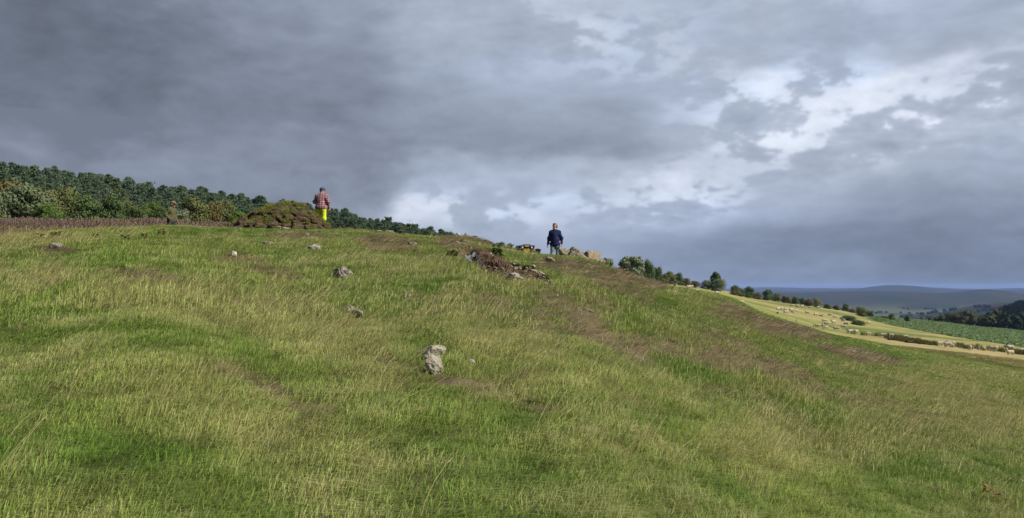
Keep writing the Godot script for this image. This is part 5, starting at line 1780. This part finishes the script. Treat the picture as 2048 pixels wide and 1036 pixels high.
	tag(hd_o, "yellow tool handle lying in the grass beside the black bucket", "tool")
	# stick in the excavation
	for e in [[1068, 541, 1083, 547], [1000, 519, 1013, 527]]:
		var a := hit(e[0], e[1], 12, 40) + Vector3(0, -0.02, 0)
		var b := hit(e[2], e[3], 12, 40) + Vector3(0, -0.02, 0)
		var ss := SurfaceTool.new()
		ss.begin(Mesh.PRIMITIVE_TRIANGLES)
		tube(ss, Vector3.ZERO, b - a, 0.022, 0.016, Color.WHITE, 6)
		var so := part("wooden_peg", ss.commit(), M.wood)
		so.position = a
		tag(so, "pale wooden peg lying on the bare soil of the excavation", "peg", "pegs in the excavation")

# ---------------------------------------------------------------- pasture: fence and sheep
func fence_v(u: float) -> float:
	return lookup([[1500, 632], [1592, 646], [1645, 660], [1693, 667], [1776, 680], [1891, 694], [1955, 700], [2048, 710], [2200, 725]], u, 1)

var fence_cache := {}
func fence_r(u: float) -> float:
	var k := roundi(u / 6.0)
	if not fence_cache.has(k):
		fence_cache[k] = dist(hit(k * 6.0, fence_v(k * 6.0), 78.0, 400.0))
	return fence_cache[k]

func fence() -> void:
	# column, height in photo pixels, width in metres, label
	var posts := [[1592, 9, .12], [1626, 8, .12], [1645, 14, .13], [1693, 12, .12], [1697, 11, .09], [1776, 13.5, .26], [1891, 13, .14], [1955, 10.5, .22], [2100, 12, .14]]
	var labels := ["thin grey fence post at the top of the pasture where the mound hides its foot", "short grey fence post behind the edge of the mound", "tall grey fence post beside two sheep at the corner of the dry strip", "grey fence post, stouter one of a close pair behind the dry strip", "thin grey fence post, slimmer one of a close pair behind the dry strip", "thick dark strainer post at the end of the rushes", "slim dark fence post between grazing sheep past the rushes", "weathered broad grey fence post near the dark grass verge", "slim fence post where the fence leaves the picture"]
	for k in posts.size():
		var e: Array = posts[k]
		var p := at_az(e[0], fence_r(e[0]))
		var h: float = clampf(float(e[1]) * px_m(p), 0.9, 1.6)
		var w: float = e[2]
		var o := base("fence_post", p - Vector3(0, 0.1, 0), rng.randf())
		tag(o, labels[k], "fence post", "posts of the pasture fence")
		var q := part("post", rounded_box(Vector3(w, h, w), 0.02), M.post if k != 5 else M.post_dark, o)
		q.position.y = h / 2
		q.rotation.z = rng.randf_range(-0.06, 0.06)
		for y in [0.35, 0.62, 0.88]:
			var st := part("staple", rounded_box(Vector3(0.03, 0.02, 0.03), 0.004), M.wire, o)
			st.position = Vector3(0, h * y, w / 2 + 0.005)
	# posts on the crop edge and by the heather
	for e in [[2028, 691, 8, "slim post at the edge of the crop field"], [2022, 668, 11, "thin pole at the foot of the mixed wood below the crop field"]]:
		var p := hit(e[0], e[1], 120, 900)
		var o := part("marker_post", rounded_box(Vector3(0.16, float(e[2]) * px_m(p), 0.16), 0.02), M.post)
		o.position = p + Vector3(0, float(e[2]) * px_m(p) * 0.5, 0)
		tag(o, e[3], "post")
	for e in [[16, 459], [50, 459], [127, 456], [196, 454], [262, 452]]:
		var p := at_az(e[0], 47.0)
		var o := part("heather_post", rounded_box(Vector3(0.05, 1.0, 0.05), 0.008), M.post)
		o.position = p + Vector3(0, 0.45, 0)
		tag(o, "slim pale stake at the near edge of the heather strip", "post", "stakes along the heather strip")
	# trough lying in the rushes
	var pt := at_az(1820, fence_r(1820) - 0.6)
	var t := base("feed_trough", pt, 0.2)
	tag(t, "low black feed trough lying at the front of the rushes", "trough")
	var sh := part("basin", rounded_box(Vector3(1.0, 0.4, 0.5), 0.08), M.black, t)
	sh.position = Vector3(-0.3, 0.18, 0)
	var ed := part("side", rounded_box(Vector3(0.8, 0.18, 0.5), 0.05), M.slate, t)
	ed.position = Vector3(0.55, 0.1, 0)

func sheep_mesh(pose: int, wool: Color, facec: Color) -> ArrayMesh:
	var b := []
	var leg := facec.lerp(wool, 0.35)
	if pose == 2:   # lying
		b = [[Vector3(-0.34, 0.26, 0), Vector3(0.30, 0.27, 0), 0.25, 0.24, wool], [Vector3(-0.1, 0.34, 0), Vector3(0.2, 0.34, 0), 0.22, 0.22, wool], [Vector3(0.32, 0.34, 0), Vector3(0.52, 0.55, 0.03), 0.16, 0.105, wool], [Vector3(0.54, 0.60, 0.03), Vector3(0.72, 0.52, 0.05), 0.085, 0.055, facec],
			[Vector3(0.52, 0.64, -0.07), Vector3(0.50, 0.62, -0.14), 0.03, 0.02, facec], [Vector3(0.52, 0.64, 0.13), Vector3(0.50, 0.62, 0.20), 0.03, 0.02, facec], [Vector3(0.30, 0.08, 0.18), Vector3(0.52, 0.05, 0.2), 0.05, 0.04, leg], [Vector3(-0.3, 0.08, 0.22), Vector3(-0.1, 0.05, 0.28), 0.055, 0.04, leg], [Vector3(-0.56, 0.28, 0), Vector3(-0.62, 0.16, 0), 0.06, 0.04, wool]]
	else:
		b = [[Vector3(-0.38, 0.58, 0), Vector3(0.34, 0.60, 0), 0.235, 0.225, wool], [Vector3(-0.2, 0.50, 0), Vector3(0.25, 0.50, 0), 0.22, 0.22, wool], [Vector3(-0.45, 0.62, 0), Vector3(-0.3, 0.62, 0), 0.21, 0.22, wool], [Vector3(-0.60, 0.60, 0), Vector3(-0.64, 0.42, 0), 0.055, 0.04, wool]]
		for s in [-1, 1]:
			b.append([Vector3(0.32, 0.45, s * 0.12), Vector3(0.32, 0.22, s * 0.12), 0.075, 0.042, leg]); b.append([Vector3(0.32, 0.22, s * 0.12), Vector3(0.34, 0.02, s * 0.12), 0.04, 0.036, leg])
			b.append([Vector3(-0.38, 0.45, s * 0.13), Vector3(-0.34, 0.30, s * 0.13), 0.12, 0.065, wool]); b.append([Vector3(-0.34, 0.30, s * 0.13), Vector3(-0.46, 0.22, s * 0.13), 0.055, 0.042, leg]); b.append([Vector3(-0.46, 0.22, s * 0.13), Vector3(-0.43, 0.02, s * 0.13), 0.04, 0.036, leg])
		if pose == 0:   # grazing
			b.append([Vector3(0.40, 0.60, 0), Vector3(0.66, 0.36, 0), 0.17, 0.105, wool]); b.append([Vector3(0.68, 0.33, 0), Vector3(0.80, 0.12, 0), 0.085, 0.055, facec])
			for s in [-1, 1]: b.append([Vector3(0.68, 0.38, s * 0.08), Vector3(0.66, 0.36, s * 0.17), 0.03, 0.018, facec])
		else:
			b.append([Vector3(0.38, 0.64, 0), Vector3(0.58, 0.86, 0), 0.17, 0.11, wool]); b.append([Vector3(0.60, 0.92, 0), Vector3(0.80, 0.84, 0), 0.088, 0.055, facec])
			for s in [-1, 1]: b.append([Vector3(0.58, 0.95, s * 0.08), Vector3(0.56, 0.93, s * 0.18), 0.03, 0.018, facec])
	return sdf_mesh([[b, 0.032, 0.06]])

func sheep() -> void:
	var wool := Color(0.36, 0.33, 0.27)
	var cream := Color(0.29, 0.26, 0.20)
	var white := Color(0.36, 0.34, 0.29)
	var black := Color(0.03, 0.028, 0.026)
	var kinds := [sheep_mesh(0, wool, white), sheep_mesh(1, wool, white), sheep_mesh(2, wool, white), sheep_mesh(0, cream, Color(0.45, 0.38, 0.30)), sheep_mesh(1, wool, black)]
	var at := []
	for q in [[737, 390, 2], [852, 410, 0], [870, 410, 0], [925, 434, 2], [898, 455, 0], [1100, 463, 0], [1060, 473, 2], [1350, 566, 2], [1312, 540, 0], [1513, 503, 0], [1552, 514, 0], [1676, 527, 3], [1745, 568, 0], [1790, 575, 0], [1830, 572, 1], [1624, 598, 0], [1645, 597, 0], [1695, 607, 0], [1738, 606, 0], [1750, 617, 2], [1775, 614, 0], [1622, 628, 2], [1692, 628, 0]]:
		at.append([1180 + q[0] / 4.317, 480 + q[1] / 4.317, q[2]])
	for q in [[122, 212, 0], [262, 243, 0], [352, 250, 2], [490, 247, 0], [577, 284, 0], [685, 303, 1], [748, 315, 0], [838, 327, 1], [708, 341, 0], [405, 350, 0], [440, 392, 0], [548, 370, 4], [755, 402, 3], [715, 443, 0], [285, 435, 0], [340, 440, 0], [428, 465, 3], [597, 483, 3], [822, 530, 0], [875, 530, 3], [925, 527, 0], [1125, 568, 3], [1367, 597, 0], [1480, 608, 0], [1720, 625, 0], [1130, 377, 4], [165, 122, 0], [300, 125, 0]]:
		at.append([1600 + q[0] / 8.192, 600 + q[1] / 8.192, q[2]])
	for q in [[185, 752, 3], [278, 765, 0], [305, 750, 0], [527, 797, 0], [798, 807, 0], [966, 787, 0], [992, 790, 4], [1140, 832, 0], [990, 855, 4]]:
		at.append([1848 + q[0] / 5.755, 560 + q[1] / 5.755, q[2]])
	var labels := ["white sheep grazing with its head down in the pasture", "white sheep standing with its head up in the pasture", "white sheep lying down in the pasture", "cream-grey sheep grazing with its head down in the pasture", "black-faced white sheep standing in the pasture"]
	var groups := ["grazing white sheep", "standing white sheep", "lying sheep", "grazing cream sheep", "black-faced sheep"]
	var protos := {}
	for q in at:
		var p := hit(q[0], q[1] + 2.0, 78.0, 900.0)
		var k: int = q[2]
		var o: Node3D
		var turn := rng.randf_range(-0.5, 0.5) + (PI if rng.randf() < 0.5 else 0.0)
		if rng.randf() < 0.2:
			turn += PI / 2
		o = part("sheep", kinds[k], M.fleece)
		o.position = p
		o.rotation.y = turn
		o.scale = Vector3.ONE * rng.randf_range(0.95, 1.12) * (1.12 if dist(p) > 250.0 else 1.0)
		tag(o, labels[k], "sheep", groups[k])

func materials() -> void:
	var g0 := Color(0.21, 0.20, 0.165)
	M.stone = textured([[0.0, Color(0.072, 0.066, 0.054)], [0.42, Color(0.150, 0.141, 0.114)], [0.6, Color(0.198, 0.186, 0.156)], [0.75, Color(0.300, 0.288, 0.252)], [1.0, Color(0.336, 0.324, 0.288)]], 0.012, 1.7, 0.95, 1.5, 2)
	M.stone_pale = textured([[0.0, Color(0.096, 0.090, 0.066)], [0.38, Color(0.216, 0.204, 0.168)], [0.6, Color(0.276, 0.264, 0.222)], [1.0, Color(0.360, 0.348, 0.312)]], 0.012, 1.6, 0.95, 1.5, 4)
	M.stone_dark = textured([[0.0, Color(0.039, 0.038, 0.036)], [0.5, Color(0.111, 0.104, 0.094)], [0.62, Color(0.143, 0.137, 0.124)], [0.70, Color(0.338, 0.325, 0.293)], [1.0, Color(0.377, 0.364, 0.325)]], 0.014, 1.6, 0.95, 1.5, 6)
	M.stone_warm = textured([[0.0, Color(0.096, 0.075, 0.054)], [0.42, Color(0.174, 0.144, 0.105)], [0.65, Color(0.228, 0.198, 0.150)], [1.0, Color(0.300, 0.276, 0.228)]], 0.012, 1.7, 0.95, 1.5, 8)
	M.stone_white = textured([[0.0, Color(0.260, 0.240, 0.202)], [0.5, Color(0.390, 0.377, 0.345)], [1.0, Color(0.481, 0.474, 0.455)]], 0.015, 2.0, 0.9, 1.0, 10)
	M.earth = textured([[0.0, Color(0.027, 0.018, 0.014)], [0.5, Color(0.063, 0.042, 0.030)], [1.0, Color(0.102, 0.072, 0.051)]], 0.02, 2.2, 1.0, 2.0, 12)
	M.earth_red = textured([[0.0, Color(0.042, 0.027, 0.019)], [0.5, Color(0.087, 0.057, 0.039)], [1.0, Color(0.126, 0.091, 0.064)]], 0.02, 2.2, 1.0, 2.0, 14)
	M.earth_grey = textured([[0.0, Color(0.030, 0.023, 0.019)], [0.5, Color(0.069, 0.053, 0.042)], [1.0, Color(0.114, 0.091, 0.073)]], 0.02, 2.2, 1.0, 2.0, 16)
	M.earth_dark = textured([[0.0, Color(0.02, 0.016, 0.014)], [1.0, Color(0.075, 0.058, 0.046)]], 0.02, 3.0, 1.0, 2.0, 18)
	M.turf = vmat(0.8, 0.25, 0.4)
	M.bark = vmat(0.95, 0.15)
	M.black = mat(Color(0.012, 0.012, 0.013), 0.55, 0.4)
	M.slate = mat(Color(0.080, 0.100, 0.120), 0.35, 0.5)
	M.yellow = mat(Color(0.422, 0.285, 0.019), 0.5, 0.4)
	M.print = mat(Color(0.05, 0.03, 0.01), 0.6, 0.3)
	M.silver = mat(Color(0.384, 0.409, 0.409), 0.35, 0.5)
	M.skin = vmat(0.6, 0.35)
	M.skin.subsurf_scatter_enabled = true
	M.skin.subsurf_scatter_strength = 0.12
	M.boot = mat(Color(0.035, 0.028, 0.022), 0.7, 0.3)
	M.navy = mat(Color(0.014, 0.02, 0.062), 0.9, 0.2)
	M.denim = textured([[0.0, Color(0.074, 0.105, 0.124)], [0.5, Color(0.136, 0.174, 0.192)], [1.0, Color(0.211, 0.248, 0.260)]], 0.01, 1.2, 0.95, 0.0, 21)
	M.hivis = textured([[0.0, Color(0.248, 0.310, 0.012)], [0.35, Color(0.409, 0.508, 0.019)], [1.0, Color(0.446, 0.546, 0.025)]], 0.01, 1.3, 0.8, 0.0, 22)
	M.cap_blue = textured([[0.0, Color(0.02, 0.035, 0.10)], [0.6, Color(0.045, 0.07, 0.19)], [1.0, Color(0.10, 0.13, 0.28)]], 0.03, 6.0, 0.95, 0.0, 23)
	M.olive_coat = textured([[0.0, Color(0.042, 0.046, 0.024)], [0.5, Color(0.064, 0.066, 0.035)], [1.0, Color(0.088, 0.086, 0.05)]], 0.03, 2.5, 0.9, 0.0, 24)
	M.dark_cloth = mat(Color(0.014, 0.015, 0.03), 0.9, 0.2)
	M.tweed = textured([[0.0, Color(0.087, 0.068, 0.040)], [1.0, Color(0.180, 0.146, 0.093)]], 0.08, 8.0, 0.95, 0.0, 25)
	M.hair_grey = mat(Color(0.13, 0.125, 0.12), 0.8, 0.3)
	M.fleece = vmat(0.95, 0.15)
	M.post = textured([[0.0, Color(0.10, 0.09, 0.075)], [1.0, Color(0.24, 0.22, 0.19)]], 0.02, 2.0, 0.95, 0.0, 26)
	M.post_dark = textured([[0.0, Color(0.05, 0.042, 0.035)], [1.0, Color(0.14, 0.12, 0.10)]], 0.02, 2.0, 0.95, 0.0, 27)
	M.wire = mat(Color(0.3, 0.3, 0.3), 0.5, 0.5)
	M.wood = mat(Color(0.42, 0.33, 0.20), 0.85, 0.25)
	M.thistle = leafmat(Color(0.13, 0.10, 0.05))

func _ready() -> void:
	n_fine.seed = 3; n_fine.frequency = 0.9; n_fine.fractal_octaves = 3
	n_mid.seed = 8; n_mid.frequency = 0.22; n_mid.fractal_octaves = 4
	n_big.seed = 14; n_big.frequency = 0.0012; n_big.fractal_octaves = 4
	rng.seed = 4
	setup_view()
	build_grid()
	while rads[R_I1] < 3.0:
		R_I1 += 1
	build_masks()
	print("grid ", NA, " x ", NR, " ", Time.get_ticks_msec())
	var gm_ := vmat(0.95, 0.15)
	gm_.albedo_texture = noise_tex(0.02, [[0.0, Color(0.72, 0.72, 0.72)], [0.5, Color(0.95, 0.95, 0.95)], [1.0, Color(1.0, 1.0, 0.98)]], 512, 3)
	gm_.uv1_triplanar = true
	gm_.uv1_world_triplanar = true
	gm_.uv1_scale = Vector3.ONE * 0.45
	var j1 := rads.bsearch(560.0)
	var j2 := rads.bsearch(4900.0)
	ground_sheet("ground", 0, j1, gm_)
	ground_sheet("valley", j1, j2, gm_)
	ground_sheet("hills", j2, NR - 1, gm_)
	print("ground ", Time.get_ticks_msec())
	materials()
	woods()
	print("woods ", Time.get_ticks_msec())
	low_plants()
	print("plants ", Time.get_ticks_msec())
	excavation()
	plastic_sheet()
	turf_heap()
	stones()
	print("stones ", Time.get_ticks_msec())
	toolboxes()
	people()
	print("people ", Time.get_ticks_msec())
	fence()
	sheep()
	print("sheep ", Time.get_ticks_msec())
	plant_grass()
	print("grass ", Time.get_ticks_msec())
